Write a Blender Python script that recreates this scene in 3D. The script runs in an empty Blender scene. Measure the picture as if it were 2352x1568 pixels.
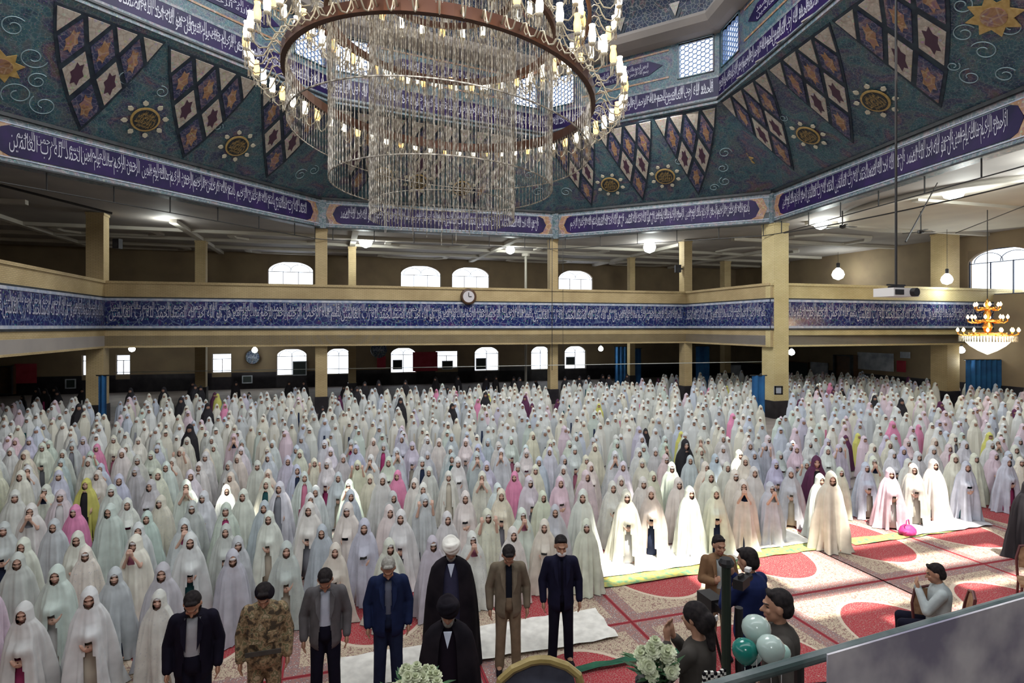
import bpy, bmesh, math, random, unicodedata
from mathutils import Vector, Matrix, Euler
PI = math.pi
rnd = random.Random(7)
S = bpy.context.scene
COL = S.collection

# ------------------------------------------------------------------ camera, world, sun, exposure
F = 1340.0; HZ = 750.0; CH = 4.7            # focal length in px of a 2352 px wide frame, horizon row, eye height
cd = bpy.data.cameras.new('camera'); cam = bpy.data.objects.new('camera', cd); COL.objects.link(cam)
cam.location = (0, 0, CH); cam.rotation_euler = (PI/2, 0, 0)
cd.sensor_width = 36; cd.lens = F/2352*36; cd.shift_y = -(784-HZ)/2352; cd.clip_end = 300; cd.clip_start = .05
S.camera = cam
S.view_settings.view_transform = 'Standard'; S.view_settings.look = 'None'
S.view_settings.gamma = 1; S.view_settings.use_curve_mapping = False
S.view_settings.exposure = 0.0
S.cycles.max_bounces = 6; S.cycles.diffuse_bounces = 3; S.cycles.glossy_bounces = 2; S.cycles.transmission_bounces = 4; S.cycles.adaptive_threshold = .03
W = bpy.data.worlds.new('sky'); S.world = W; W.use_nodes = True
W.node_tree.nodes['Background'].inputs[0].default_value = (.82, .9, 1, 1)
W.node_tree.nodes['Background'].inputs[1].default_value = 3.2
SUN_DIR = Vector((-.10, .34, -.935)).normalized()
def light(name, kind, loc, energy, color=(1,1,1), size=1, size_y=None, direction=None, shape='RECTANGLE'):
    l = bpy.data.lights.new(name, kind); l.energy = energy; l.color = color
    if kind == 'AREA':
        l.shape = shape; l.size = size
        if size_y: l.size_y = size_y
    elif kind == 'SUN': l.angle = size
    else: l.shadow_soft_size = size
    o = bpy.data.objects.new(name, l); COL.objects.link(o); o.location = loc
    if direction is not None: o.rotation_euler = Vector(direction).to_track_quat('-Z', 'Y').to_euler()
    return o
light('sun', 'SUN', (0, 0, 40), 12, (1, .93, .82), .012, direction=SUN_DIR)
light('crowd_front_fill', 'AREA', (0, 2.5, 14.4), 1500, (.97, .98, 1), 20, 4, direction=(0, .80, -.6)).data.spread = 2.5  # added area light above the frame, soft front fill on the crowd
light('dome_daylight', 'AREA', (-1, 17, 22.5), 3500, (.93, .97, 1), 9, 9, direction=(0, 0, -1), shape='DISK')
light('barrier_front_fill', 'POINT', (-.5, -3.2, 8.2), 420, (.95, .98, 1), .5)  # added fill from behind the camera, brightens the barrier and near people
light('back_hall_light', 'AREA', (4, 27, 14.6), 800, (1, .98, .94), 9, 3, direction=(.0, .1, -1))

# ------------------------------------------------------------------ materials
def mat(name, color=(.8,.8,.8), rough=.6, metal=0, spec=None, emit=None, estr=0, build=None):
    m = bpy.data.materials.new(name); m.use_nodes = True
    nt = m.node_tree; b = nt.nodes['Principled BSDF']
    b.inputs['Base Color'].default_value = (*color, 1); b.inputs['Roughness'].default_value = rough
    b.inputs['Metallic'].default_value = metal
    if spec is not None: b.inputs['Specular IOR Level'].default_value = spec
    if emit: b.inputs['Emission Color'].default_value = (*emit, 1); b.inputs['Emission Strength'].default_value = estr
    if build: build(nt, b)
    return m
def nd(nt, t, **k):
    n = nt.nodes.new(t)
    for a, v in k.items():
        if a.startswith('i_'): n.inputs[a[2:].replace('_', ' ')].default_value = v
        else: setattr(n, a, v)
    return n
def ramp(nt, src, stops, interp='LINEAR'):
    r = nt.nodes.new('ShaderNodeValToRGB'); r.color_ramp.interpolation = interp
    e = r.color_ramp.elements
    while len(e) < len(stops): e.new(.5)
    for q, (p, c) in zip(e, stops): q.position = p; q.color = (*c, 1)
    nt.links.new(src, r.inputs[0]); return r
def mth(nt, op, a, b=None, c=None):
    n = nt.nodes.new('ShaderNodeMath'); n.operation = op
    for i, v in enumerate((a, b, c)):
        if v is None: continue
        if isinstance(v, (int, float)): n.inputs[i].default_value = v
        else: nt.links.new(v, n.inputs[i])
    return n.outputs[0]
def mixc(nt, fac, a, b, mode='MIX'):
    n = nt.nodes.new('ShaderNodeMix'); n.data_type = 'RGBA'; n.blend_type = mode
    if isinstance(fac, (int, float)): n.inputs[0].default_value = fac
    else: nt.links.new(fac, n.inputs[0])
    for i, v in ((6, a), (7, b)):
        if isinstance(v, tuple): n.inputs[i].default_value = (*v, 1)
        else: nt.links.new(v, n.inputs[i])
    return n.outputs[2]
def noisy(c1, c2, scale=3, detail=4, bump=0, bscale=30):
    def f(nt, b):
        tc = nd(nt, 'ShaderNodeTexCoord'); n = nd(nt, 'ShaderNodeTexNoise'); n.inputs['Scale'].default_value = scale
        n.inputs['Detail'].default_value = detail
        nt.links.new(tc.outputs['Object'], n.inputs['Vector'])
        r = ramp(nt, n.outputs[0], [(.35, c1), (.65, c2)]); nt.links.new(r.outputs[0], b.inputs['Base Color'])
        if bump:
            n2 = nd(nt, 'ShaderNodeTexNoise'); n2.inputs['Scale'].default_value = bscale
            nt.links.new(tc.outputs['Object'], n2.inputs['Vector'])
            bp = nd(nt, 'ShaderNodeBump'); bp.inputs['Strength'].default_value = bump
            nt.links.new(n2.outputs[0], bp.inputs['Height']); nt.links.new(bp.outputs[0], b.inputs['Normal'])
    return f
def brick(c1, c2, mortar, w=.22, h=.065):
    def f(nt, b):
        tc = nd(nt, 'ShaderNodeTexCoord'); sx = nd(nt, 'ShaderNodeSeparateXYZ'); nt.links.new(tc.outputs['Object'], sx.inputs[0])
        cx = nd(nt, 'ShaderNodeCombineXYZ')
        nt.links.new(mth(nt, 'ADD', sx.outputs[0], sx.outputs[1]), cx.inputs[0]); nt.links.new(sx.outputs[2], cx.inputs[1])
        br = nd(nt, 'ShaderNodeTexBrick'); br.inputs['Scale'].default_value = 1
        br.inputs['Color1'].default_value = (*c1, 1); br.inputs['Color2'].default_value = (*c2, 1); br.inputs['Mortar'].default_value = (*mortar, 1)
        br.inputs['Mortar Size'].default_value = .010; br.inputs['Brick Width'].default_value = w; br.inputs['Row Height'].default_value = h
        nt.links.new(cx.outputs[0], br.inputs['Vector'])
        n = nd(nt, 'ShaderNodeTexNoise'); n.inputs['Scale'].default_value = .7; nt.links.new(tc.outputs['Object'], n.inputs['Vector'])
        r = ramp(nt, n.outputs[0], [(.3, (.75,.72,.68)), (.7, (1,1,1))])
        nt.links.new(mixc(nt, 1, br.outputs[0], r.outputs[0], 'MULTIPLY'), b.inputs['Base Color'])
    return f
def mosaic(stops, scale=1.1, speck=9, speckc=(.75,.75,.68), samt=.13):
    def f(nt, b):
        tc = nd(nt, 'ShaderNodeTexCoord')
        n = nd(nt, 'ShaderNodeTexNoise'); n.inputs['Scale'].default_value = scale; n.inputs['Detail'].default_value = 6; n.inputs['Distortion'].default_value = 1.2
        nt.links.new(tc.outputs['Object'], n.inputs['Vector'])
        r = ramp(nt, n.outputs[0], stops)
        v = nd(nt, 'ShaderNodeTexVoronoi'); v.inputs['Scale'].default_value = speck; nt.links.new(tc.outputs['Object'], v.inputs['Vector'])
        v2 = nd(nt, 'ShaderNodeTexVoronoi'); v2.feature = 'DISTANCE_TO_EDGE'; v2.inputs['Scale'].default_value = speck*.45
        nt.links.new(tc.outputs['Object'], v2.inputs['Vector'])
        dots = mth(nt, 'LESS_THAN', v.outputs['Distance'], samt*1.6)
        lines = mth(nt, 'LESS_THAN', v2.outputs[0], .05)
        c = mixc(nt, mth(nt, 'MULTIPLY', lines, .28), r.outputs[0], speckc)
        c = mixc(nt, mth(nt, 'MULTIPLY', dots, .22), c, v.outputs['Color'])
        nt.links.new(c, b.inputs['Base Color'])
    return f
M = {}
M['brick'] = mat('yellow_brick', rough=.7, build=brick((.56,.43,.22), (.62,.48,.26), (.40,.30,.16)))
M['brick_pale'] = mat('pale_yellow_brick', rough=.65, build=brick((.72,.60,.30), (.78,.66,.36), (.52,.42,.22)))
M['plaster'] = mat('grey_plaster', rough=.8, build=noisy((.30,.27,.25), (.37,.33,.30), .5))
M['plaster_light'] = mat('cream_plaster', rough=.8, build=noisy((.50,.46,.40), (.58,.54,.46), .5))
M['wall_ochre'] = mat('ochre_wall', rough=.8, build=noisy((.20,.14,.085), (.26,.19,.11), .6))
M['wainscot'] = mat('black_stone', rough=.35, build=noisy((.012,.010,.014), (.03,.025,.03), 2))
M['floor'] = mat('floor_stone', rough=.7, build=noisy((.20,.17,.16), (.28,.24,.22), 1))
TEAL = [(.22,(.02,.025,.06)), (.36,(.03,.06,.10)), (.46,(.045,.12,.15)), (.53,(.09,.115,.13)), (.60,(.04,.055,.12)), (.68,(.15,.09,.12)), (.8,(.06,.11,.05))]
M['teal'] = mat('teal_mosaic', rough=.5, build=mosaic(TEAL, 1.0, 16, (.30,.36,.36), .15))
M['teal_dark'] = mat('deep_blue_mosaic', rough=.45, build=mosaic([(.3,(.015,.015,.05)), (.5,(.03,.05,.11)), (.6,(.05,.08,.10)), (.7,(.16,.09,.12))], 1.6, 12))
M['border'] = mat('floral_border_tile', rough=.45, build=mosaic([(.3,(.05,.10,.12)), (.5,(.14,.19,.22)), (.65,(.24,.20,.22))], 3, 10, (.5,.5,.5)))
M['black_line'] = mat('dark_moulding', rough=.5, build=noisy((.012,.014,.018), (.03,.035,.04), 3))
M['navy'] = mat('navy_glazed_tile', rough=.45, spec=.25, build=noisy((.008,.007,.04), (.025,.010,.075), 1.2))
M['navy_frieze'] = mat('navy_frieze_tile', rough=.16, build=mosaic([(.3,(.012,.012,.07)), (.55,(.02,.03,.13)), (.7,(.07,.03,.12))], 1.5, 7, (.30,.40,.55), .16))
M['white_glaze'] = mat('white_glaze', (.50,.49,.58), .35)
M['frieze_edge'] = mat('pale_blue_edge_tile', rough=.35, build=noisy((.30,.36,.50), (.55,.56,.62), 5))
M['tile_light'] = mat('cream_patterned_tile', rough=.4, build=mosaic([(.3,(.36,.32,.27)), (.6,(.52,.47,.41))], 5, 7, (.25,.13,.10), .2))
M['tile_dark'] = mat('dark_floral_tile', rough=.4, build=mosaic([(.3,(.02,.02,.06)), (.5,(.04,.05,.12)), (.62,(.16,.10,.13)), (.75,(.30,.20,.12))], 2.2, 11, (.4,.35,.4)))
M['lattice'] = mat('lattice_blue_black', rough=.5, build=noisy((.012,.018,.035), (.03,.05,.07), 4))
M['motif'] = mat('plum_motif', (.07,.03,.055), .5)
M['gold'] = mat('gold_glaze', rough=.35, build=noisy((.42,.27,.08), (.55,.38,.15), 8))
M['cream_petal'] = mat('cream_petal', (.62,.57,.44), .5)
M['orange'] = mat('orange_arabesque', rough=.45, build=mosaic([(.3,(.20,.10,.06)), (.5,(.36,.20,.10)), (.7,(.22,.12,.18))], 3, 6, (.6,.5,.35)))
M['scroll'] = mat('pale_scroll', (.30,.42,.46), .5)
M['metal_dark'] = mat('dark_metal', (.03,.028,.03), .4, .6)
M['wire'] = mat('wire_black', (.02,.018,.018), .5)
M['wire_pale'] = mat('wire_pale', (.5,.52,.48), .5)
M['frame_white'] = mat('window_frame', (.55,.50,.48), .5)
M['frame_dark'] = mat('window_frame_dark', (.03,.04,.08), .4)
def glassy(nt, b):
    b.inputs['Transmission Weight'].default_value = 1; b.inputs['IOR'].default_value = 1.02
M['glass'] = mat('window_glass', (.97,.98,1), .0, build=glassy)
M['brown_metal'] = mat('bronze_ring', (.10,.045,.03), .35, .7)
def crystalf(nt, b):
    tc = nd(nt, 'ShaderNodeTexCoord'); n = nd(nt, 'ShaderNodeTexNoise'); n.inputs['Scale'].default_value = 9; nt.links.new(tc.outputs['Object'], n.inputs['Vector'])
    r = ramp(nt, n.outputs[0], [(.35, (.12,.095,.075)), (.5,(.30,.26,.20)), (.66, (.62,.58,.50))]); nt.links.new(r.outputs[0], b.inputs['Base Color'])
M['crystal'] = mat('crystal_bead', rough=.3, metal=.15, build=crystalf)
M['arm'] = mat('ivory_lamp_arm', (.55,.50,.38), .35)
M['lamp_warm'] = mat('warm_lamp_glass', (1,.7,.25), .3, emit=(1,.50,.12), estr=3.6)
M['lamp_white'] = mat('white_lamp_glass', (1,.97,.9), .3, emit=(1,.93,.72), estr=5)
M['flood'] = mat('white_bulb', (1,1,1), .3, emit=(.92,1,.98), estr=30)
M['gold_lamp'] = mat('gold_brass', (.85,.42,.10), .25, .9)
M['bulb_warm'] = mat('warm_bulb', (1,.7,.4), .3, emit=(1,.62,.25), estr=14)
M['basket'] = mat('lit_crystal_basket', (1,1,.8), .3, emit=(1,1,.72), estr=3)
M['blue_curtain'] = mat('blue_curtain', rough=.8, build=noisy((.01,.07,.20), (.015,.12,.30), 1.5))
M['red_cloth'] = mat('red_banner', rough=.8, build=noisy((.28,.015,.03), (.36,.03,.05), 2))
M['board'] = mat('grey_white_board', rough=.6, build=noisy((.25,.27,.32), (.5,.52,.56), 1.5))
M['dark_board'] = mat('dark_board', (.02,.03,.03), .5)
M['wood_dark'] = mat('dark_wood', rough=.5, build=noisy((.06,.03,.015), (.10,.045,.02), 3))
M['black_cloth'] = mat('black_cloth', rough=.9, spec=.1, build=noisy((.006,.005,.008), (.015,.012,.016), 5))
M['white_plastic'] = mat('white_plastic', (.7,.68,.66), .4)
M['clock_face'] = mat('clock_face', (.62,.58,.60), .4)
M['skin'] = mat('skin', (.60,.38,.29), .55)
M['skin_dark'] = mat('skin_tan', (.38,.20,.125), .55)
M['lips'] = mat('lips', (.32,.10,.09), .5)
M['eye'] = mat('eye_dark', (.02,.015,.012), .3)
M['hair'] = mat('black_hair', rough=.8, spec=.15, build=noisy((.010,.008,.009), (.025,.02,.02), 30))
M['hair_grey'] = mat('grey_hair', rough=.7, build=noisy((.18,.17,.15), (.30,.29,.26), 40))
def tintcloth(lo, bumpy=True, pat=0):
    def f(nt, b):
        oi = nd(nt, 'ShaderNodeObjectInfo'); tc = nd(nt, 'ShaderNodeTexCoord')
        n = nd(nt, 'ShaderNodeTexNoise'); n.inputs['Scale'].default_value = 5; nt.links.new(tc.outputs['Object'], n.inputs['Vector'])
        r = ramp(nt, n.outputs[0], [(.3, (lo,)*3), (.7, (1,1,1))])
        c = mixc(nt, 1, oi.outputs['Color'], r.outputs[0], 'MULTIPLY')
        v = nd(nt, 'ShaderNodeTexVoronoi'); v.inputs['Scale'].default_value = 22; nt.links.new(tc.outputs['Object'], v.inputs['Vector'])
        d = mth(nt, 'MULTIPLY', mth(nt, 'LESS_THAN', v.outputs['Distance'], .22), oi.outputs['Alpha'])
        c = mixc(nt, mth(nt, 'MULTIPLY', d, .35), c, (.35,.38,.45))
        nt.links.new(c, b.inputs['Base Color'])
        b.inputs['Subsurface Weight'].default_value = 0
    return f
M['chador'] = mat('chador_cloth', rough=.85, build=tintcloth(.76))
M['dress'] = mat('dress_cloth', rough=.85, build=tintcloth(.8))
def crowdf(nt, b):
    a = nd(nt, 'ShaderNodeVertexColor'); a.layer_name = 'tint'; nt.links.new(a.outputs[0], b.inputs['Base Color'])
M['crowd'] = mat('crowd_cloth', rough=.85, build=crowdf)
def carpetf(nt, b):
    tc = nd(nt, 'ShaderNodeTexCoord'); sx = nd(nt, 'ShaderNodeSeparateXYZ'); nt.links.new(tc.outputs['Object'], sx.inputs[0])
    X = mth(nt, 'ABSOLUTE', sx.outputs[0]); Y = mth(nt, 'ABSOLUTE', sx.outputs[1])
    xx = mth(nt, 'DIVIDE', X, .90); yy = mth(nt, 'DIVIDE', Y, 1.38)
    d = mth(nt, 'SQRT', mth(nt, 'ADD', mth(nt, 'MULTIPLY', xx, xx), mth(nt, 'MULTIPLY', yy, yy)))
    v = nd(nt, 'ShaderNodeTexVoronoi'); v.inputs['Scale'].default_value = 26; nt.links.new(tc.outputs['Object'], v.inputs['Vector'])
    v2 = nd(nt, 'ShaderNodeTexVoronoi'); v2.feature = 'DISTANCE_TO_EDGE'; v2.inputs['Scale'].default_value = 27; nt.links.new(tc.outputs['Object'], v2.inputs['Vector'])
    field = ramp(nt, v.outputs['Distance'], [(.1, (.10,.07,.07)), (.3, (.40,.31,.22)), (.5, (.52,.43,.31)), (.7,(.24,.14,.12))])
    red = ramp(nt, v2.outputs[0], [(.015, (.42,.22,.19)), (.07, (.27,.02,.03)), (.3, (.38,.022,.035)), (.5, (.16,.02,.03))])
    c = mixc(nt, mth(nt, 'LESS_THAN', d, 1), field.outputs[0], red.outputs[0])
    ringm = mth(nt, 'LESS_THAN', mth(nt, 'ABSOLUTE', mth(nt, 'SUBTRACT', d, 1.03)), .025)
    c = mixc(nt, ringm, c, (.55,.45,.35))
    bd = mth(nt, 'MAXIMUM', mth(nt, 'SUBTRACT', X, 1.295), mth(nt, 'SUBTRACT', Y, 1.895))      # <0 inside edge
    e1 = mth(nt, 'GREATER_THAN', bd, -.22); dk = ramp(nt, v.outputs['Distance'], [(.15,(.55,.45,.38)), (.35, (.16,.12,.13)), (.6,(.30,.16,.14))])
    c = mixc(nt, e1, c, dk.outputs[0])
    c = mixc(nt, mth(nt, 'GREATER_THAN', bd, -.03), c, (.26,.02,.03))
    nt.links.new(c, b.inputs['Base Color'])
M['carpet'] = mat('persian_carpet', rough=.95, build=carpetf)
def camof(nt, b):
    tc = nd(nt, 'ShaderNodeTexCoord'); n = nd(nt, 'ShaderNodeTexNoise'); n.inputs['Scale'].default_value = 14; n.inputs['Detail'].default_value = 5
    nt.links.new(tc.outputs['Object'], n.inputs['Vector'])
    r = ramp(nt, n.outputs[0], [(0, (.05,.035,.02)), (.42, (.16,.11,.055)), (.5, (.30,.21,.12)), (.56, (.13,.12,.06)), (.63,(.36,.28,.18))], 'CONSTANT')
    nt.links.new(r.outputs[0], b.inputs['Base Color'])
M['camo'] = mat('camouflage_cloth', rough=.9, build=camof)

# ------------------------------------------------------------------ helpers
def tag(o, label=None, cat=None, group=None, kind=None):
    if label: o['label'] = label
    if cat: o['category'] = cat
    if group: o['group'] = group
    if kind: o['kind'] = kind
    return o
def empty(name, loc=(0,0,0), rz=0, **k):
    o = bpy.data.objects.new(name, None); COL.objects.link(o); o.location = loc; o.rotation_euler = (0,0,rz); o.empty_display_size = .2
    return tag(o, **k)
class MB:
    def __init__(s): s.v = []; s.f = []; s.m = []; s.T = Matrix()
    def add(s, vs, fs, mi=0):
        n = len(s.v); s.v += [tuple(s.T @ Vector(p)) for p in vs]; s.f += [tuple(i+n for i in f) for f in fs]; s.m += [mi]*len(fs); return s
    def box(s, a, b, mi=0):
        (x0,y0,z0),(x1,y1,z1) = a, b
        return s.add([(x0,y0,z0),(x1,y0,z0),(x1,y1,z0),(x0,y1,z0),(x0,y0,z1),(x1,y0,z1),(x1,y1,z1),(x0,y1,z1)],
                     [(0,3,2,1),(4,5,6,7),(0,1,5,4),(1,2,6,5),(2,3,7,6),(3,0,4,7)], mi)
    def prism(s, pts, off, mi=0):
        n = len(pts); off = Vector(off)
        vs = [tuple(p) for p in pts] + [tuple(Vector(p)+off) for p in pts]
        fs = [tuple(range(n)), tuple(range(2*n-1, n-1, -1))] + [(i, (i+1)%n+0, (i+1)%n+n, i+n)[::-1] for i in range(n)]
        return s.add(vs, fs, mi)
    def tube(s, pts, r, seg=6, mi=0, cap=True):
        pts = [Vector(p) for p in pts]; n = len(pts); rs = r if isinstance(r, (list, tuple)) else [r]*n
        vs = []; fs = []; up = None
        for i, p in enumerate(pts):
            t = (pts[min(i+1,n-1)] - pts[max(i-1,0)]).normalized()
            if up is None: up = t.orthogonal().normalized()
            a = (up - t*up.dot(t)); a = a.normalized() if a.length > 1e-6 else t.orthogonal().normalized(); up = a; bb = t.cross(a)
            for k in range(seg):
                th = 2*PI*k/seg; vs.append(tuple(p + (a*math.cos(th)+bb*math.sin(th))*rs[i]))
        for i in range(n-1):
            for k in range(seg): fs.append((i*seg+k, i*seg+(k+1)%seg, (i+1)*seg+(k+1)%seg, (i+1)*seg+k))
        if cap: fs += [tuple(range(seg-1,-1,-1)), tuple(range((n-1)*seg, n*seg))]
        return s.add(vs, fs, mi)
    def lathe(s, prof, seg=16, mi=0, c=(0,0,0)):
        vs = []; fs = []
        for r, z in prof:
            for k in range(seg):
                th = 2*PI*k/seg; vs.append((c[0]+r*math.cos(th), c[1]+r*math.sin(th), c[2]+z))
        for i in range(len(prof)-1):
            for k in range(seg): fs.append((i*seg+k, i*seg+(k+1)%seg, (i+1)*seg+(k+1)%seg, (i+1)*seg+k))
        fs += [tuple(range(seg-1,-1,-1)), tuple(range((len(prof)-1)*seg, len(prof)*seg))]
        return s.add(vs, fs, mi)
    def mesh(s, name, mats, smooth=False):
        me = bpy.data.meshes.new(name); me.from_pydata(s.v, [], s.f)
        for m in (mats if isinstance(mats, (list, tuple)) else [mats]): me.materials.append(m)
        me.polygons.foreach_set('material_index', s.m)
        if smooth: me.polygons.foreach_set('use_smooth', [True]*len(s.f))
        me.update(); return me
    def build(s, name, mats, parent=None, smooth=False, **k):
        return link(name, s.mesh(name, mats, smooth), parent, **k)
def link(name, me, parent=None, mw=None, **k):
    o = bpy.data.objects.new(name, me); COL.objects.link(o)
    if parent is not None: o.parent = parent
    if mw is not None: o.matrix_local = mw
    return tag(o, **k)
def copy_tree(o, parent=None):
    c = o.copy(); COL.objects.link(c)
    if parent is not None: c.parent = parent
    for ch in o.children: copy_tree(ch, c)
    return c
def frame_on(o, xd, yd, zd):
    m = Matrix.Identity(4)
    for i, v in enumerate((xd, yd, zd)):
        for j in range(3): m[j][i] = v[j]
    for j in range(3): m[j][3] = o[j]
    return m
TH = math.radians(17); CT, ST = math.cos(TH), math.sin(TH)
def uv(u, v, z=0): return Vector((u*CT - v*ST, u*ST + v*CT, z))
def to_uv(x, y): return (x*CT + y*ST, -x*ST + y*CT)
def proj(p):
    return (1176 + F*p[0]/p[1], HZ - F*(p[2]-CH)/p[1])
def ray_plane(px, py, p0, n):
    d = Vector(((px-1176)/F, 1, (HZ-py)/F)); o = Vector((0,0,CH)); t = (p0-o).dot(n)/d.dot(n); return o + d*t

# ------------------------------------------------------------------ lettering (joined letter forms, written right to left)
FORMS = {}
for cp in list(range(0xFE80, 0xFEFD)):
    d = unicodedata.decomposition(chr(cp)).split()
    if len(d) == 2: FORMS.setdefault(chr(int(d[1], 16)), {})[d[0][1:-1]] = chr(cp)
    elif len(d) == 3: FORMS.setdefault(''.join(chr(int(x, 16)) for x in d[1:]), {})[d[0][1:-1]] = chr(cp)
def shape(t):
    t = t.replace('\u0644\u0627', '\ue000'); FORMS['\ue000'] = FORMS.get('\u0644\u0627', {}); out = []
    for i, c in enumerate(t):
        f = FORMS.get(c)
        if not f: out.append(c); continue
        pj = i > 0 and 'initial' in FORMS.get(t[i-1], {})
        nj = i+1 < len(t) and 'final' in FORMS.get(t[i+1], {}) and 'initial' in f
        key = 'medial' if pj and nj and 'medial' in f else 'initial' if nj else 'final' if pj and 'final' in f else 'isolated'
        out.append(f.get(key, f.get('isolated', c)))
    return ''.join(reversed(out))
V1 = '\u0628\u0633\u0645 \u0627\u0644\u0644\u0647 \u0627\u0644\u0631\u062d\u0645\u0646 \u0627\u0644\u0631\u062d\u064a\u0645'
V2 = '\u0627\u0644\u062d\u0645\u062f \u0644\u0644\u0647 \u0631\u0628 \u0627\u0644\u0639\u0627\u0644\u0645\u064a\u0646'
V3 = '\u0642\u0644 \u0647\u0648 \u0627\u0644\u0644\u0647 \u0627\u062d\u062f \u0627\u0644\u0644\u0647 \u0627\u0644\u0635\u0645\u062f'
V4 = '\u0627\u0644\u0631\u062d\u0645\u0646 \u0627\u0644\u0631\u062d\u064a\u0645 \u0645\u0627\u0644\u0643 \u064a\u0648\u0645 \u0627\u0644\u062f\u064a\u0646'
_tc = {}
def text_geo(t, bold=.012):
    if (t, bold) in _tc: return _tc[t, bold]
    c = bpy.data.curves.new('lettering', 'FONT'); c.body = shape(t); c.resolution_u = 2; c.offset = bold; c.fill_mode = 'FRONT'
    o = bpy.data.objects.new('lettering', c); COL.objects.link(o)
    me = bpy.data.meshes.new_from_object(o.evaluated_get(bpy.context.evaluated_depsgraph_get()))
    bpy.data.objects.remove(o); bpy.data.curves.remove(c)
    vs = [v.co.copy() for v in me.vertices]; fs = [tuple(p.vertices) for p in me.polygons]; bpy.data.meshes.remove(me)
    x0 = min(v.x for v in vs); x1 = max(v.x for v in vs); y0 = min(v.y for v in vs); y1 = max(v.y for v in vs)
    vs = [((v.x-x0)/(x1-x0), (v.y-y0)/(y1-y0)) for v in vs]
    _tc[t, bold] = (vs, fs, (x1-x0)/(y1-y0)); return _tc[t, bold]
def calligraphy(name, rows, o, xd, zd, n, mats, parent, skew=.0):
    """rows: (text, x0, x1, y0, y1) in metres along xd, zd from o; laid 1 cm proud along n"""
    mb = MB()
    for t, x0, x1, y0, y1 in rows:
        vs, fs, _ = text_geo(t)
        mb.add([tuple(o + xd*(x0+(x1-x0)*a + skew*(b-.5)) + zd*(y0+(y1-y0)*b) + n*.012) for a, b in vs], fs)
    return mb.build(name, mats, parent)

# ------------------------------------------------------------------ plan of the hall
OUT = dict(u0=-22.0, u1=37.5, v0=-14.0, v1=48.0)
P0 = Vector((-19.2,13.7,0)); P1 = Vector((-10.3,31.5,0)); P2 = Vector((2.61,35.36,0)); P3 = Vector((13.37,30.0,0)); P4 = Vector((15.6,11.2,0))
Q0 = Vector((-15.3,15.5,0)); Q1 = Vector((-8.25,26.4,0)); Q2 = Vector((1.64,31.3,0)); Q3 = Vector((9.38,26.4,0)); Q4 = Vector((10.8,12.8,0))
Q5 = Vector((6.4,8.6,0)); Q6 = Vector((-3.4,6.8,0)); Q7 = Vector((-12.0,7.2,0))
RB, RT, UB = 10.03, 11.65, 14.8
A0 = Vector((-10.0,-4,0)); A1 = Vector((-19.9,28.5,0)); A2 = Vector((11.1,37.3,0)); A3 = Vector((13.2,29.8,0)); A4 = Vector((36.5,37.2,0))

def struct(name, mb, m, parent=None, **k):
    return mb.build(name, m, parent, kind=None if parent else 'structure', **k)
# floor
c = [uv(OUT['u0'],OUT['v0']), uv(OUT['u1'],OUT['v0']), uv(OUT['u1'],OUT['v1']), uv(OUT['u0'],OUT['v1'])]
struct('floor', MB().prism([p+Vector((0,0,-.3)) for p in c], (0,0,.3)), M['floor'])

# outer walls with window openings --------------------------------------------------
def wall_panel(name, A, B, z0, z1, holes, m, thick=.35, wain=0):
    """A->B seen from inside with the hall on its right hand; holes: (x0,x1,z0,z1)"""
    L = (B-A).length; xd = (B-A).normalized(); n = Vector((xd.y, -xd.x, 0))
    ob = empty(name, (0,0,0), kind='structure')
    xs = sorted({0, L} | {h[0] for h in holes} | {h[1] for h in holes}); mb = MB(); mw = frame_on(A, xd, -n, Vector((0,0,1)))
    for a, b in zip(xs, xs[1:]):
        hs = sorted([h for h in holes if h[0] <= a+1e-6 and h[1] >= b-1e-6], key=lambda h: h[2]); z = z0
        for h in hs:
            if h[2] > z: mb.box((a,0,z), (b,thick,h[2]))
            z = h[3]
        if z < z1: mb.box((a,0,z), (b,thick,z1))
    bpy.data.objects.remove(ob)
    o = mb.build(name, m, kind='structure'); o.matrix_world = mw
    if wain: MB().box((0,-.04,0),(L,0,wain)).build('wainscot', M['wainscot'], o)
    return o, xd, n
WN = [0]
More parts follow.
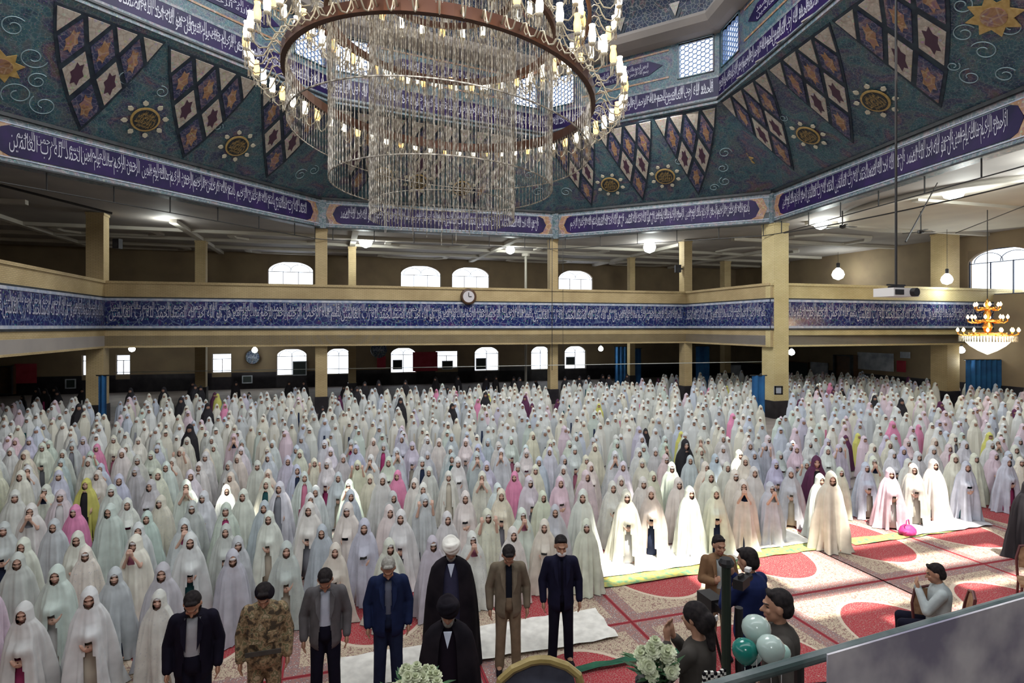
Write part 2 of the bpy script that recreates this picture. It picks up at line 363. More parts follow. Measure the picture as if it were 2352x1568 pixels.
def window(A, xd, n, x0, x1, z0, z1, arch=True, dark=False, bars=2):
    WN[0] += 1; w = x1-x0; h = z1-z0; mw = frame_on(A + xd*x0 + Vector((0,0,z0)), xd, -n, Vector((0,0,1)))
    fm = M['frame_dark'] if dark else M['frame_white']; mb = MB(); f = .055
    mb.box((0,.1,0),(w,.18,f)); mb.box((0,.1,h-f),(w,.18,h)); mb.box((0,.1,0),(f,.18,h)); mb.box((w-f,.1,0),(w,.18,h))
    for k in range(bars): x = w*(k+1)/(bars+1); mb.box((x-f*.4,.1,0),(x+f*.4,.18,h*.72))
    mb.box((0,.1,h*.70),(w,.18,h*.70+f*.8))
    o = mb.build('window_%d' % WN[0], fm, kind='structure'); o.matrix_world = mw
    MB().box((0,.13,0),(w,.15,h)).build('pane', M['glass'], o)
    if arch:
        sp = MB()                                    # wall infill that makes the arched head, with tracery
        for s in (0, 1):
            pts = [(0 if not s else w, -.01, h+.01)]
            for k in range(9):
                a = PI/2*k/8; x = w/2*(1-math.sin(a)**1.0*1.0); z = h*.72 + h*.28*math.sin(PI/2 - (PI/2-a)*0)*0
            arc = [(w/2*(1-math.cos(a)), h*.70 + h*.30*math.sin(a)) for a in [PI/2*k/8 for k in range(9)]]
            arc = [(x, z) if not s else (w-x, z) for x, z in arc]
            poly = [((0 if not s else w), -.01, h+.01)] + [(x, -.01, z) for x, z in arc]
            sp.prism(poly, (0,.3,0))
        sp.build('arch_spandrel', M['wall_ochre'], o)
        tr = MB()
        for cx in (w*.3, w*.7):
            tr.tube([(cx+w*.22*math.cos(a), .12, h*.72+h*.2*math.sin(a)) for a in [PI*k/10 for k in range(11)]], .025, 4)
        tr.build('arch_tracery', fm, o)
    return o
def px_on_v(px, v):      # u where a picture column meets the wall line v = const
    k = (px-1176)/F; y = v/(-k*ST+CT); return to_uv(k*y, y)[0]
Bk = uv(OUT['u0'], OUT['v1']); u0 = OUT['u0']
up = [(615,720),(920,1013),(1038,1124),(1283,1362)]
lo = [(635,705,1),(750,806,1),(897,956,1),(1000,1052,0),(1090,1146,1),(1220,1264,1),(1297,1346,1),(188,228,0),(266,299,0),(487,532,0)]
hu = [(px_on_v(a,48)-u0, px_on_v(b,48)-u0, 7.0, 9.72) for a, b in up]
hl = [(px_on_v(a,48)-u0, px_on_v(b,48)-u0, .95 if k else 1.25, 3.0 if k else 2.7, k) for a, b, k in lo]
wb, xd, n = wall_panel('wall_back', Bk, uv(OUT['u1'],OUT['v1']), 0, 10.3, [h[:4] for h in hl]+hu, M['wall_ochre'])
for h in hu: window(Bk, xd, n, *h[:4])
for h in hl: window(Bk, xd, n, *h[:4], arch=bool(h[4]), bars=1)
segs = []; prev = 0
for h in sorted(hl): segs.append((prev, h[0])); prev = h[1]
segs.append((prev, 59.5)); wm = MB()
for a, b in segs: wm.box((a,-.04,0),(b,-.001,1.25))
wm.box((0,-.04,0),(59.5,-.001,.94)); wm.build('wainscot', M['wainscot'], wb)
Rk = uv(OUT['u1'], OUT['v1'])
def px_on_u(px, u):
    k = (px-1176)/F; y = u/(k*CT+ST); return to_uv(k*y, y)[1]
rw = [(48-px_on_u(2223,37.5), 48-px_on_u(2352,37.5)+.6, 6.6, 9.35)]
wr, xd, n = wall_panel('wall_right', Rk, uv(OUT['u1'],OUT['v0']), 0, 10.3, rw, M['wall_ochre'], wain=1.25)
window(Rk, xd, n, *rw[0], dark=True)
RWd, RWn = xd, n
wall_panel('wall_left', uv(OUT['u0'],OUT['v0']), Bk, 0, 10.3, [], M['wall_ochre'], wain=1.25)
wall_panel('wall_front', uv(OUT['u1'],OUT['v0']), uv(OUT['u0'],OUT['v0']), 0, 15, [], M['wall_ochre'], wain=1.25)

# ceilings ---------------------------------------------------------------------------
cl = MB(); zc = 10.3
ring = [P0,P1,P2,P3,P4]
outer = [uv(-22,12), uv(-22,48), uv(13,48), uv(37.5,48), uv(37.5,8)]
for i in range(4):
    q = [ring[i], ring[i+1], outer[i+1], outer[i]]; cl.prism([p+Vector((0,0,zc)) for p in q], (0,0,.3))
struct('ceiling', cl, M['plaster'])
# lower gallery slab behind the balcony fronts
sl = MB(); z = 3.75
inn = [A0, A1, A2, A3, A4]; out2 = [uv(-22,-4), uv(-22,48), uv(21,48), uv(37.5,48), uv(37.5,24)]
for i in range(4):
    q = [inn[i], inn[i+1], out2[i+1], out2[i]]; sl.prism([p+Vector((0,0,z)) for p in q], (0,0,.5))
struct('floor_gallery', sl, M['plaster'])
# unseen roof over the near half, with added gaps that shape the sun patches
TR = [(4.9,7.3,9.75,10.95),(6.3,7.7,8.7,9.75),(7.9,9.7,8.55,10.2),(10.1,14.6,9.6,11.0),(7.4,9.7,7.45,8.1),(8.6,10.4,6.5,7.2),(10.6,13.5,8.3,9.0),(10.9,13.2,7.4,7.9)]
rf = MB(); zr = UB+.3
def inpoly(p, poly):
    r = False; n = len(poly)
    for i in range(n):
        a, b = poly[i], poly[(i+1)%n]
        if (a.y > p.y) != (b.y > p.y) and p.x < (b.x-a.x)*(p.y-a.y)/(b.y-a.y)+a.x: r = not r
    return r
QP = [Q0,Q1,Q2,Q3,Q4,Q5,Q6,Q7]; QC = sum(QP, Vector())/8
QS = [QC+(q-QC)*1.0 for q in QP]
st = .3
for iu in range(int(64/st)):
    for iv in range(int(37/st)):
        u = -24+iu*st; v = -15+iv*st; p = uv(u+st/2, v+st/2)
        if inpoly(p, QS): continue
        l = p + SUN_DIR*(zr/-SUN_DIR.z); lu, lv = to_uv(l.x, l.y)
        if any(a < lu < b and c < lv < d for a, b, c, d in TR): continue
        rf.prism([uv(u,v,zr), uv(u+st,v,zr), uv(u+st,v+st,zr), uv(u,v+st,zr)], (0,0,.05))
struct('ceiling_near_sun_gaps', rf, M['plaster'])

# ceiling beams and trays --------------------------------------------------------------
def beam(name, a, b, w, z0, z1, m, parent=None, **k):
    d = (b-a); d.z = 0; xd = d.normalized(); yd = Vector((-xd.y, xd.x, 0)); L = d.length
    mb = MB(); mb.T = frame_on(Vector((a.x,a.y,0)), xd, yd, Vector((0,0,1))); mb.box((0,-w/2,z0),(L,w/2,z1)); return struct(name, mb, m, parent, **k)
tn = [0]
def trim(a, b, w, z0, z1, m):
    tn[0] += 1; return beam('trim_%d' % tn[0], a, b, w, z0, z1, m)
for v in (37.5, 41, 44.5): trim(uv(-21.9,v), uv(37.3,v), .35, 10.12, 10.3, M['plaster_light'])
for u in (-16, -8, 1.2, 11, 22.3, 30): trim(uv(u,34.2), uv(u,47.9), .35, 10.1, 10.3, M['plaster_light'])
for v in (14, 20, 26, 31): trim(uv(-21.9,v), uv(-13,v), .3, 10.1, 10.3, M['plaster_light'])
for v in (12, 19, 25, 31): trim(uv(24,v), uv(37.3,v), .3, 10.1, 10.3, M['plaster_light'])
def tray(u, v, w, h):     # octagonal plaster frame under the ceiling
    c = .28*min(w,h); pts = [(-w/2+c,-h/2),(w/2-c,-h/2),(w/2,-h/2+c),(w/2,h/2-c),(w/2-c,h/2),(-w/2+c,h/2),(-w/2,h/2-c),(-w/2,-h/2+c)]
    mb = MB()
    for k in range(8):
        (a,b),(c2,d) = pts[k], pts[(k+1)%8]; A = uv(u+a,v+b,10.18); B = uv(u+c2,v+d,10.18)
        I = uv(u+a*.86,v+b*.86,10.18); J = uv(u+c2*.86,v+d*.86,10.18); mb.prism([A,B,J,I], (0,0,.14))
    tn[0] += 1; return struct('trim_%d' % tn[0], mb, M['plaster_light'])
for u in (-12.5, -3.4, 6, 16.5, 26): tray(u, 39.2, 5.5, 2.6); tray(u, 46.2, 5.5, 2.4)
for v in (17, 23, 28.5): tray(-17.5, v, 5.5, 3.6)
for v in (30, 36): tray(30, v, 6, 4)
dc = MB(); c0 = Vector((23,27,0))
dc.lathe([(6.9,10.30),(6.9,10.14),(6.5,10.10),(6.4,10.2),(3,10.24),(.01,10.25)], 48, c=c0); struct('trim_dome_recess', dc, M['plaster_light'], smooth=True)

# ------------------------------------------------------------------ columns
def column(p, w, z0, z1, label, m='brick', plinth=True, grp=None):
    o = empty('column', (p.x,p.y,z0), TH, label=label, cat='column')
    MB().box((-w/2,-w/2,.9 if plinth else 0),(w/2,w/2,z1-z0)).build('shaft', M[m], o)
    if plinth:
        MB().box((-w/2-.04,-w/2-.04,0),(w/2+.04,w/2+.04,.9)).build('plinth', M['wainscot'], o)
    MB().box((-w/2-.03,-w/2-.03,z1-z0-.12),(w/2+.03,w/2+.03,z1-z0-.001)).build('capital', M[m], o)
    return o
off = Vector((-ST,CT,0))*.45
column(P1+off, .62, 0, RB, 'yellow brick column in front of the gallery, between clock and camera-side corner')['label'] = 'yellow brick column just left of the four gallery windows, rising to the ring beam'
column(P2+off*.9, .5, 0, RB, 'slim yellow brick column right of the wall clock, under the ring beam corner')
column(P3+Vector((.32,.35,0)), .9, 0, RB, 'broad pale brick column at the projecting balcony corner, with a small notice', 'brick_pale')
column(A1+Vector((-.45,.15,0)), .74, 0, 10.25, 'yellow brick column at the far left bend of the balcony')
column(A2+Vector((.12,.4,0)), .58, 0, 10.25, 'yellow brick column at the inner balcony corner left of the broad pale one')
column(Vector((25.9,34.9,0)), 1.0, 0, 10.25, 'yellow brick column beside the right gallery window and gold chandelier')
for u, w, l in ((-8,.6,'square rear column behind the gallery, second from the left wall'), (1.2,.5,'brown rear column standing behind the upper gallery left of the paired windows'),
                (22.3,.45,'narrow rear column seen behind the gallery right of the single window'), (31,.6,'rear column in the shade of the right gallery, behind the white lamp')):
    column(uv(u,41), w, 0, 10.1, l)
pm = empty('support_pole', uv(13.6,41), label='thin pale pole standing on the gallery between clock and slim column', cat='pole')
MB().tube([(0,0,4.25),(0,0,10.1)], .09, 10).build('shaft', M['plaster_light'], pm); MB().tube([(0,0,9.9),(0,0,10.1)], .3, 10).build('cap', M['plaster_light'], pm)
MB().tube([(0,0,0),(0,0,3.75)], .09, 10).build('lower_shaft', M['plaster_light'], pm)

# ------------------------------------------------------------------ balcony fronts with the inscription frieze
def parapet(name, A, B, rows, m):
    L = (B-A).length; xd = (B-A).normalized(); n = Vector((xd.y,-xd.x,0)); mw = frame_on(A, xd, -n, Vector((0,0,1)))
    o = MB().box((0,0,3.66),(L,.35,6.9)).build(name, m, kind='structure'); o.matrix_world = mw
    MB().box((0,-.06,6.82),(L,.4,6.95)).build('coping', m, o)
    MB().box((0,-.035,4.62),(L,-.002,6.1)).build('frieze_tile', M['navy_frieze'], o)
    for z0, z1, mm in ((6.1,6.17,'black_line'),(5.98,6.1,'frieze_edge'),(4.62,4.74,'frieze_edge'),(4.53,4.62,'black_line')):
        MB().box((0,-.055,z0),(L,-.002,z1)).build('frieze_border', M[mm], o)
    mb = MB(); x = .2; k = 0; VV = [V1,V2,V3,V4]
    while x < L-.5:
        w = min(2.7, L-.3-x); t = VV[(k+rows)%4]; t2 = VV[(k+rows+2)%4]
        for tt, dx, y0, y1 in ((t,0,4.98,5.72),(t2,.15,5.36,5.94)):
            vs, fs, _ = text_geo(tt, 0)
            mb.add([(x+dx*.6+(w-dx)*a, -.06, y0+(y1-y0)*b) for a, b in vs], fs)
        x += w+.02; k += 1
    mb.build('calligraphy', M['white_glaze'], o)
    return o
parapet('wall_balcony_left', A0, A1, 0, M['brick'])
parapet('wall_balcony_back', A1, A2, 1, M['brick'])
parapet('wall_balcony_corner', A2, A3, 2, M['brick'])
parapet('wall_balcony_right', A3, A4, 3, M['brick_pale'])

# ------------------------------------------------------------------ ring beam with cartouches
Zu = Vector((0,0,1))
def ring_side(name, A, B, texts, visible=True, c0=None, c1=None):
    L = (B-A).length; xd = (B-A).normalized(); n = Vector((xd.y,-xd.x,0)); mw = frame_on(A, xd, -n, Zu)
    o = MB().box((-.1,0,RB),(L+.1,.5,RT)).build(name, M['border'], kind='structure'); o.matrix_world = mw
    if not visible: return o
    for z0, z1, mm, d in ((RB,RB+.06,'black_line',.05),(RB+.20,RB+.235,'frieze_edge',.03),(RT-.30,RT-.265,'frieze_edge',.03),(RT-.10,RT+.02,'black_line',.12)):
        MB().box((0,-d,z0),(L,0,z1)).build('moulding', M[mm], o)
    c0 = c0 or 1.0; c1 = c1 or L-1.0; zb, zt = RB+.28, RT-.36; zm = (zb+zt)/2; h = (zt-zb)/2
    end = lambda s, x: [(x, -.03, zt), (x-s*.25, -.03, zt-.1), (x-s*.42, -.03, zm), (x-s*.25, -.03, zb+.1), (x, -.03, zb)]
    pts = [(c1,-.03,zt)] + [(c0,-.03,zt)] + [(c0-.22,-.03,zt-.09),(c0-.4,-.03,zm),(c0-.22,-.03,zb+.09),(c0,-.03,zb)] + [(c1,-.03,zb),(c1+.22,-.03,zb+.09),(c1+.4,-.03,zm),(c1+.22,-.03,zt-.09)]
    MB().prism(pts, (0,.029,0)).build('cartouche', M['navy'], o)
    for s, x in ((1, c0), (-1, c1)):
        sp = MB()
        for sg in (1, -1):
            z1 = zm+sg*h*1.18; sp.prism([(x+s*.15,-.022,z1),(x-s*.55,-.022,z1),(x-s*.78,-.022,zm),(x-s*.42,-.022,zm),(x-s*.22,-.022,zm+sg*(h-.09))][::(1 if sg*s>0 else -1)], (0,.02,0))
        sp.build('arabesque_spandrel', M['orange'], o)
    mb = MB(); nn = 3; w = (c1-c0)/nn
    for k in range(nn):
        for tt, dx, y0, y1, f in ((texts[k%len(texts)], 0, zb+.12, zt-.12, .5), (texts[(k+1)%len(texts)], w*.5, zb+.12, zt-.10, .48), (texts[(k+2)%len(texts)], .2, zb+.48, zt-.03, .44), (texts[k%len(texts)], w*.52, zb+.45, zt-.03, .45)):
            vs, fs, _ = text_geo(tt, -.008)
            mb.add([(c0+k*w+dx+w*f*a, -.045, y0+(y1-y0)*b) for a, b in vs], fs)
    mb.build('calligraphy', M['white_glaze'], o)
    # corner post of the ring
    MB().box((-.25,-.12,RB-.02),(.25,.1,RT-.12)).build('corner_block', M['border'], o)
    return o
ring_side('wall_ring_left', P0, P1, [V2,V4,V1], c0=6.05); ring_side('wall_ring_back', P1, P2, [V3,V1,V2])
ring_side('wall_ring_middle', P2, P3, [V1,V3,V4]); ring_side('wall_ring_right', P3, P4, [V4,V2,V3], c1=12.72)

# ------------------------------------------------------------------ sloping mosaic panels under the drum
def pendentive(name, A, B, QA, QB, lattices, medals, scrolls, flowers=()):
    a, b, qa, qb = A+Zu*RT, B+Zu*RT, QA+Zu*UB, QB+Zu*UB
    ctr = (a+b+qa+qb)/4; xd = (b-a).normalized(); yd = (qa+qb-a-b).normalized(); n = xd.cross(yd).normalized(); n = -n if n.dot(Vector((-1,17,12))-ctr) < 0 else n
    yd = n.cross(xd).normalized(); yd = -yd if yd.z < 0 else yd
    S_ = lambda u, v: (qa*(1-u)+qb*u)*(1-v) + (a*(1-u)+b*u)*v
    mb = MB(); nu, nv = 20, 8; mb.add([tuple(S_(i/nu, j/nv)) for j in range(nv+1) for i in range(nu+1)] + [tuple(S_(i/nu, j/nv)-n*.2) for j in range(nv+1) for i in range(nu+1)],
        [(j*(nu+1)+i, j*(nu+1)+i+1, (j+1)*(nu+1)+i+1, (j+1)*(nu+1)+i) for j in range(nv) for i in range(nu)] + [tuple(k+(nu+1)*(nv+1) for k in ((j+1)*(nu+1)+i, (j+1)*(nu+1)+i+1, j*(nu+1)+i+1, j*(nu+1)+i)) for j in range(nv) for i in range(nu)])
    o = mb.build(name, M['teal'], kind='structure')
    def suv(x, y):       # surface coordinates of the measured corner
        u, v = .5, .5
        for _ in range(30):
            p = proj(S_(u, v)); pu = proj(S_(u+1e-4, v)); pv = proj(S_(u, v+1e-4))
            A_, B_, C_, D_ = (pu[0]-p[0])*1e4, (pv[0]-p[0])*1e4, (pu[1]-p[1])*1e4, (pv[1]-p[1])*1e4; dt = A_*D_-B_*C_
            ex, ey = x-p[0], y-p[1]; du, dv = (ex*D_-ey*B_)/dt, (ey*A_-ex*C_)/dt
            u += max(-.3, min(.3, du)); v += max(-.3, min(.3, dv))
        return u, v
    pt = lambda x, y: S_(*suv(x, y))
    for T in lattices:
        T = [suv(*t) if t[0] > 5 or t[0] < -5 else t for t in T]; TA, TB, TC = [Vector((t[0], t[1], 0)) for t in T]; up_ = lambda q: S_(q.x, q.y)
        lm = MB(); nn_ = 8
        gg = lambda i, r: up_(TA + (TB-TA)*((i+r*.5)/nn_) + ((TC-TA)+(TC-TB))*.5*(r/nn_)) + n*.04
        for r in range(nn_):
            for i in range(nn_-r):
                lm.prism([gg(i,r), gg(i+1,r), gg(i,r+1)], -n*.035)
                if i < nn_-r-1: lm.prism([gg(i+1,r), gg(i+1,r+1), gg(i,r+1)], -n*.035)
        lm.build('lattice_panel', M['lattice'], o)
        g = lambda i, r: up_(TA + (TB-TA)*((i+r*.5)/4) + ((TC-TA)+(TC-TB))*.5*(r/4))
        N = 4
        for r in range(N):
            for i in range(N-r):
                if r == 0: P = [g(i,0), g(i+1,0), g(i,1)]; light = True
                else:
                    P = [g(i+1,r-1), g(i+1,r), g(i,r+1), g(i,r)]; light = (r == 2)
                c = sum(P, Vector())/len(P); k = .76 if r == 0 else .80
                Q = [c+(p-c)*k + n*.075 for p in P]
                t = MB().prism(Q, -n*.034).build('tile', M['tile_light'] if light else M['tile_dark'], o)
                if r:
                    mo = MB(); u1 = (P[1]-P[3])*.13; u2 = (P[0]-P[2])*.15
                    pts = [c + (u1*math.cos(q)+u2*math.sin(q))*(1.0 if j%2 else 1.5) + n*.085 for j, q in enumerate([PI*k2/6 for k2 in range(12)])]
                    mo.prism(pts, -n*.009).build('motif', M['motif'] if light else M['orange'], t)
    for (x, y, r) in medals:
        c = pt(x, y) + n*.06
        def disc(c, rr, h, seg=28): return [c + xd*rr*math.cos(2*PI*k/seg) + yd*rr*math.sin(2*PI*k/seg) + n*h for k in range(seg)]
        md = MB().prism(disc(c, r*1.1, .0), n*.03).build('medallion', M['gold'], o)
        MB().prism(disc(c, r*.93, .03), n*.02).build('medallion_field', M['black_line'], md)
        calligraphy('calligraphy', [(V1, -r*.68, r*.68, -r*.1, r*.55), (V3, -r*.75, r*.75, -r*.55, r*.15), (V2, -r*.5, r*.5, r*.3, r*.8), (V4, -r*.5, r*.5, -r*.8, -r*.35)], c+n*.045, xd, yd, n, M['gold'], md)
        for k in range(8):
            a2 = 2*PI*(k+.5)/8; q = c + (xd*math.cos(a2)+yd*math.sin(a2))*r*1.5; ex = xd*math.cos(a2)+yd*math.sin(a2); ey = yd*math.cos(a2)-xd*math.sin(a2)
            pp = [q+ex*r*.24*px+ey*r*.2*py for px, py in ((-1,0),(-.5,.9),(.3,1),(1.1,0),(.3,-1),(-.5,-.9))]
            MB().prism(pp, n*.03).build('petal', M['cream_petal'], md)
    for (x, y, r) in flowers:
        c = pt(x, y) + n*.03; fl = MB()
        pts = [c + (xd*math.cos(q)+yd*math.sin(q))*r*(1.35 if j%2 else .85) for j, q in enumerate([PI*k/8 for k in range(16)])]
        f = fl.prism(pts, n*.03).build('rosette', M['gold'], o)
        MB().prism([c + (xd*math.cos(q)+yd*math.sin(q))*r*.62 + n*.03 for q in [PI*k/8 for k in range(16)]], n*.02).build('rosette_core', M['orange'], f)
    sm = MB()
    for (x, y, r, s, t0) in scrolls:
        c = pt(x, y)+n*.03; pts = []
        for k in range(34):
            q = k/33; a2 = t0 + s*q*PI*2.6; rr = r*(1-.72*q); pts.append(c + xd*rr*math.cos(a2) + yd*rr*math.sin(a2))
        sm.tube(pts, .016, 4)
    if scrolls: sm.build('arabesque_scroll', M['scroll'], o)
    return o, pt, n
pendentive('wall_pendentive_left', P0, P1, Q0, Q1,
    [[(124,2),(380,96),(182,300)], [(386,104),(594,184),(420,362)], [(600,190),(757,243),(611,408)]],
    [(332,272,.47), (543,333,.47)],
    [(100,240,.42,1,2.6),(75,130,.40,-1,0),(85,185,.3,1,1),(40,215,.45,-1,4),(230,330,.3,1,0),(290,180,.3,1,1),(370,210,.25,-1,2),(500,290,.22,1,0),(690,400,.35,1,1),(720,390,.3,-1,2),(30,60,.35,1,1)], [(4,150,.42)])
om, ptm, nm = pendentive('wall_pendentive_middle', P2, P3, Q2, Q3,
    [[(1500,271),(1646,241),(1605,448)], [(1368,299),(1497,272),(1478,460)], [(1254,322),(1365,300),(1360,472)]],
    [(1528,403,.47), (1402,422,.47)],
    [(1665,350,.32,1,0),(1660,385,.28,-1,1),(1665,415,.3,1,2),(1640,430,.25,1,0),(1300,440,.35,1,0),(1320,400,.3,-1,1),(1440,370,.2,1,0),(1560,370,.2,1,2)], [])
pendentive('wall_pendentive_right', P3, P4, Q3, Q4,
    [[(1656,231),(1760,160),(1824,390)], [(1764,156),(1906,50),(1961,328)], [(1912,46),(2162,-140),(2163,246)]],
    [(1858,308,.47), (2013,228,.47)],
    [(2215,75,.33,1,0),(2262,115,.36,-1,2),(2230,175,.33,1,1),(2190,150,.2,-1,0),(2325,60,.3,1,2),(2210,10,.3,-1,1),(1672,330,.33,1,0),(1675,375,.28,-1,1),(1700,400,.3,1,0),(2310,170,.3,1,0),(1900,250,.2,1,0),(1800,270,.2,-1,0)], [(2285,35,.52),(1712,362,.4)])
def mirror_lat():      # the hidden back panel repeats its neighbour in mirror image
    out = []
    for k in range(3):
        s0, s1 = .03+.31*k, .33+.31*k; out.append([(s0,.02), (s1,.02), (s0*.8+.1,.98)])
    return out
pendentive('wall_pendentive_back', P1, P2, Q1, Q2, mirror_lat(), [(880,400,.47),(1060,430,.47),(960,415,.47)], [(1235,440,.35,1,0),(1215,400,.3,-1,1),(820,430,.3,1,0),(1180,430,.3,1,2)])

# drum: mouldings, inscription band, windows in pairs at the corners, cornice, dome
D0, D1, D2, D3, D4, D5, D6 = UB, 15.12, 15.98, 16.2, 16.35, 17.95, 18.6
def jali(A, xd, n, x0, x1):
    WN[0] += 1; w = x1-x0; h = D5-D4; mw = frame_on(A+xd*x0+Zu*D4, xd, -n, Zu); mb = MB(); s = .125
    nx = int(w/(s*1.5))+1; nz = int(h/(s*1.732))+1
    for i in range(nx+1):
        for j in range(nz+1):
            cx = i*s*1.5; cz = (j+(i%2)*.5)*s*1.732
            if cx > w+.05 or cz > h+.05: continue
            pts = [(cx+s*math.cos(PI/3*k), cz+s*math.sin(PI/3*k)) for k in range(6)]
            for k in (0,1,2):
                (a,b),(c,d) = pts[k], pts[k+1]
                if min(a,c) < -.02 or max(a,c) > w+.02 or min(b,d) < -.02 or max(b,d) > h+.02: continue
                dx, dz = c-a, d-b; l = math.hypot(dx,dz); nx_, nz_ = -dz/l*.02, dx/l*.02
                mb.prism([(a-nx_,.0,b-nz_),(c-nx_,.0,d-nz_),(c+nx_,.0,d+nz_),(a+nx_,.0,b+nz_)], (0,.05,0))
    o = mb.build('window_%d' % WN[0], M['jali'], kind='structure'); o.matrix_world = mw
    MB().box((0,.06,0),(w,.08,h)).build('pane', M['glass'], o)
    f = MB()
    for a, b in (((-.05,-.05,-.05),(0,.12,h+.05)),((w,-.05,-.05),(w+.05,.12,h+.05)),((-.05,-.05,-.05),(w+.05,.12,0)),((-.05,-.05,h),(w+.05,.12,h+.05))): f.box(a,b)
    f.build('window_frame', M['teal'], o)
M['jali'] = mat('blue_lattice', (.16,.26,.50), .5)
names = ['left','back_left','back_right','right','near_right','near','near_left','far_left']
for i in range(8):
    A, B = QP[i], QP[(i+1)%8]; L = (B-A).length; xd = (B-A).normalized(); n = Vector((xd.y,-xd.x,0)); mw = frame_on(A, xd, -n, Zu)
    hs = [(.28,1.85), (L-1.85,L-.28)]; mb = MB(); th = .25
    mb.box((-.05,0,D0),(L+.05,th,D4)); mb.box((-.05,0,D5),(L+.05,th,D6+.3)); x = -.05
    for a, b in hs: mb.box((x,0,D4),(a,th,D5)); x = b
    mb.box((x,0,D4),(L+.05,th,D5))
    o = mb.build('wall_drum_' + names[i], M['teal'], kind='structure'); o.matrix_world = mw
    vis = i in (0,1,2,3)
    MB().box((0,-.10,D0),(L,-.002,D0+.13)).build('moulding', M['border'], o); MB().box((0,-.16,D0+.13),(L,-.002,D0+.2)).build('moulding', M['black_line'], o)
    MB().box((0,-.08,D0+.2),(L,-.002,D1)).build('moulding', M['border'], o)
    MB().box((0,-.04,D1),(L,-.002,D2)).build('inscription_band', M['navy'], o)
    MB().box((0,-.05,D2),(L,-.002,D2+.1)).build('moulding', M['border'], o)
    if vis:
        cm = MB(); k = 0; x = .1
        while x < L-.3:
            w = min(2.2, L-.1-x)
            for tt, y0, y1 in (([V1,V2,V3,V4][(k+i)%4], D1+.08, D2-.12), ([V1,V2,V3,V4][(k+i+1)%4], D1+.3, D2-.03)):
                vs, fs, _ = text_geo(tt, 0); cm.add([(x+w*a, -.055, y0+(y1-y0)*b) for a, b in vs], fs)
            x += w; k += 1
        cm.build('calligraphy', M['white_glaze'], o)
        zc2 = (D4+D5)/2; m0, m1 = 3.3, L-3.3                         # pointed cartouche between the window pairs
        MB().prism([(m0,-.03,D4+.45),(m1,-.03,D4+.45),(m1+.7,-.03,zc2),(m1,-.03,D5-.45),(m0,-.03,D5-.45),(m0-.7,-.03,zc2)], (0,.028,0)).build('cartouche', M['navy'], o)
        cm = MB(); 
        for tt, x0_, x1_, y0_, y1_ in ((V2,.0,.55,.5,.8),(V1,.45,1,.5,.8),(V3,.0,.5,.72,1.08),(V4,.45,1,.72,1.08)):
            vs, fs, _ = text_geo(tt, 0); cm.add([(m0+(m1-m0)*(x0_+(x1_-x0_)*a), -.04, D4+y0_+(y1_-y0_)*b) for a, b in vs], fs)
        cm.build('calligraphy', M['white_glaze'], o)
        for z in (D4+.12, D5-.2): MB().box((2.3,-.03,z),(L-2.3,-.002,z+.08)).build('moulding', M['orange'], o)
        for a, b in hs: jali(A, xd, n, a, b)
cr = MB()            # rounded cornice under the dome
prof = [(1.0,18.0),(.965,18.05),(.93,18.22),(.915,18.45),(.92,18.62),(.95,18.7),(1.0,18.72)]
for i in range(8):
    A, B = QP[i], QP[(i+1)%8]
    for (s0,z0),(s1,z1) in zip(prof, prof[1:]):
        f = lambda q, s, z: QC+(q-QC)*s+Zu*z
        cr.add([f(A,s0,z0), f(B,s0,z0), f(B,s1,z1), f(A,s1,z1)], [(0,1,2,3)])
struct('trim_dome_cornice', cr, M['plaster'])
dm = MB(); prof = [(.99,18.7),(.97,19.6),(.90,21.2),(.76,23),(.52,24.6),(.25,25.6),(.001,25.9)]
for i in range(8):
    A, B = QP[i], QP[(i+1)%8]
    for (s0,z0),(s1,z1) in zip(prof, prof[1:]):
        f = lambda q, s, z: QC+(q-QC)*s+Zu*z
        dm.add([f(A,s0,z0), f(B,s0,z0), f(B,s1,z1), f(A,s1,z1)], [(0,1,2,3)])
dome = struct('ceiling_dome', dm, M['teal_dark'])
for i in (2, 3, 0, 1):          # dark V-shaped ribs with cream tiles at the foot of the dome
    A, B = QP[i], QP[(i+1)%8]; f = lambda t, s, z: QC+((A+(B-A)*t)-QC)*s+Zu*z
    for t in (.2, .5, .8):
        nn = (QC+Zu*15 - f(t,.97,19)).normalized()*.05
        MB().prism([f(t-.12,.965,20.8)+nn, f(t+.12,.965,20.8)+nn, f(t,.985,18.85)+nn], nn*.5).build('rib_panel', M['lattice'], dome)
        MB().prism([f(t-.07,.963,20.6)+nn*1.8, f(t+.07,.963,20.6)+nn*1.8, f(t,.98,19.15)+nn*1.8], nn*.5).build('tile', M['tile_light'], dome)

# curtain rail slung under the ring beam ------------------------------------------------
rl = empty('curtain_rail', P2+Zu*9.5, label='thin dark curtain rail hanging on short rods under the ring beam', cat='rail')
mb = MB(); rods = MB(); pr = []
for A, B in ((P0,P1),(P1,P2),(P2,P3),(P3,P4)):
    L = (B-A).length; xd = (B-A).normalized(); nn = Vector((xd.y,-xd.x,0))
    for k in range(int(L//2.2)+1):
        q = A+xd*min(.6+2.2*k, L-.3)+nn*-.15; pr.append(q+Zu*9.42-rl.location)
        MB().tube([q+Zu*9.42-rl.location, q+Zu*RB-rl.location], .025, 4).build('rod', M['wire'], rl)
mb.tube(pr, .022, 5).build('rail', M['wire'], rl)

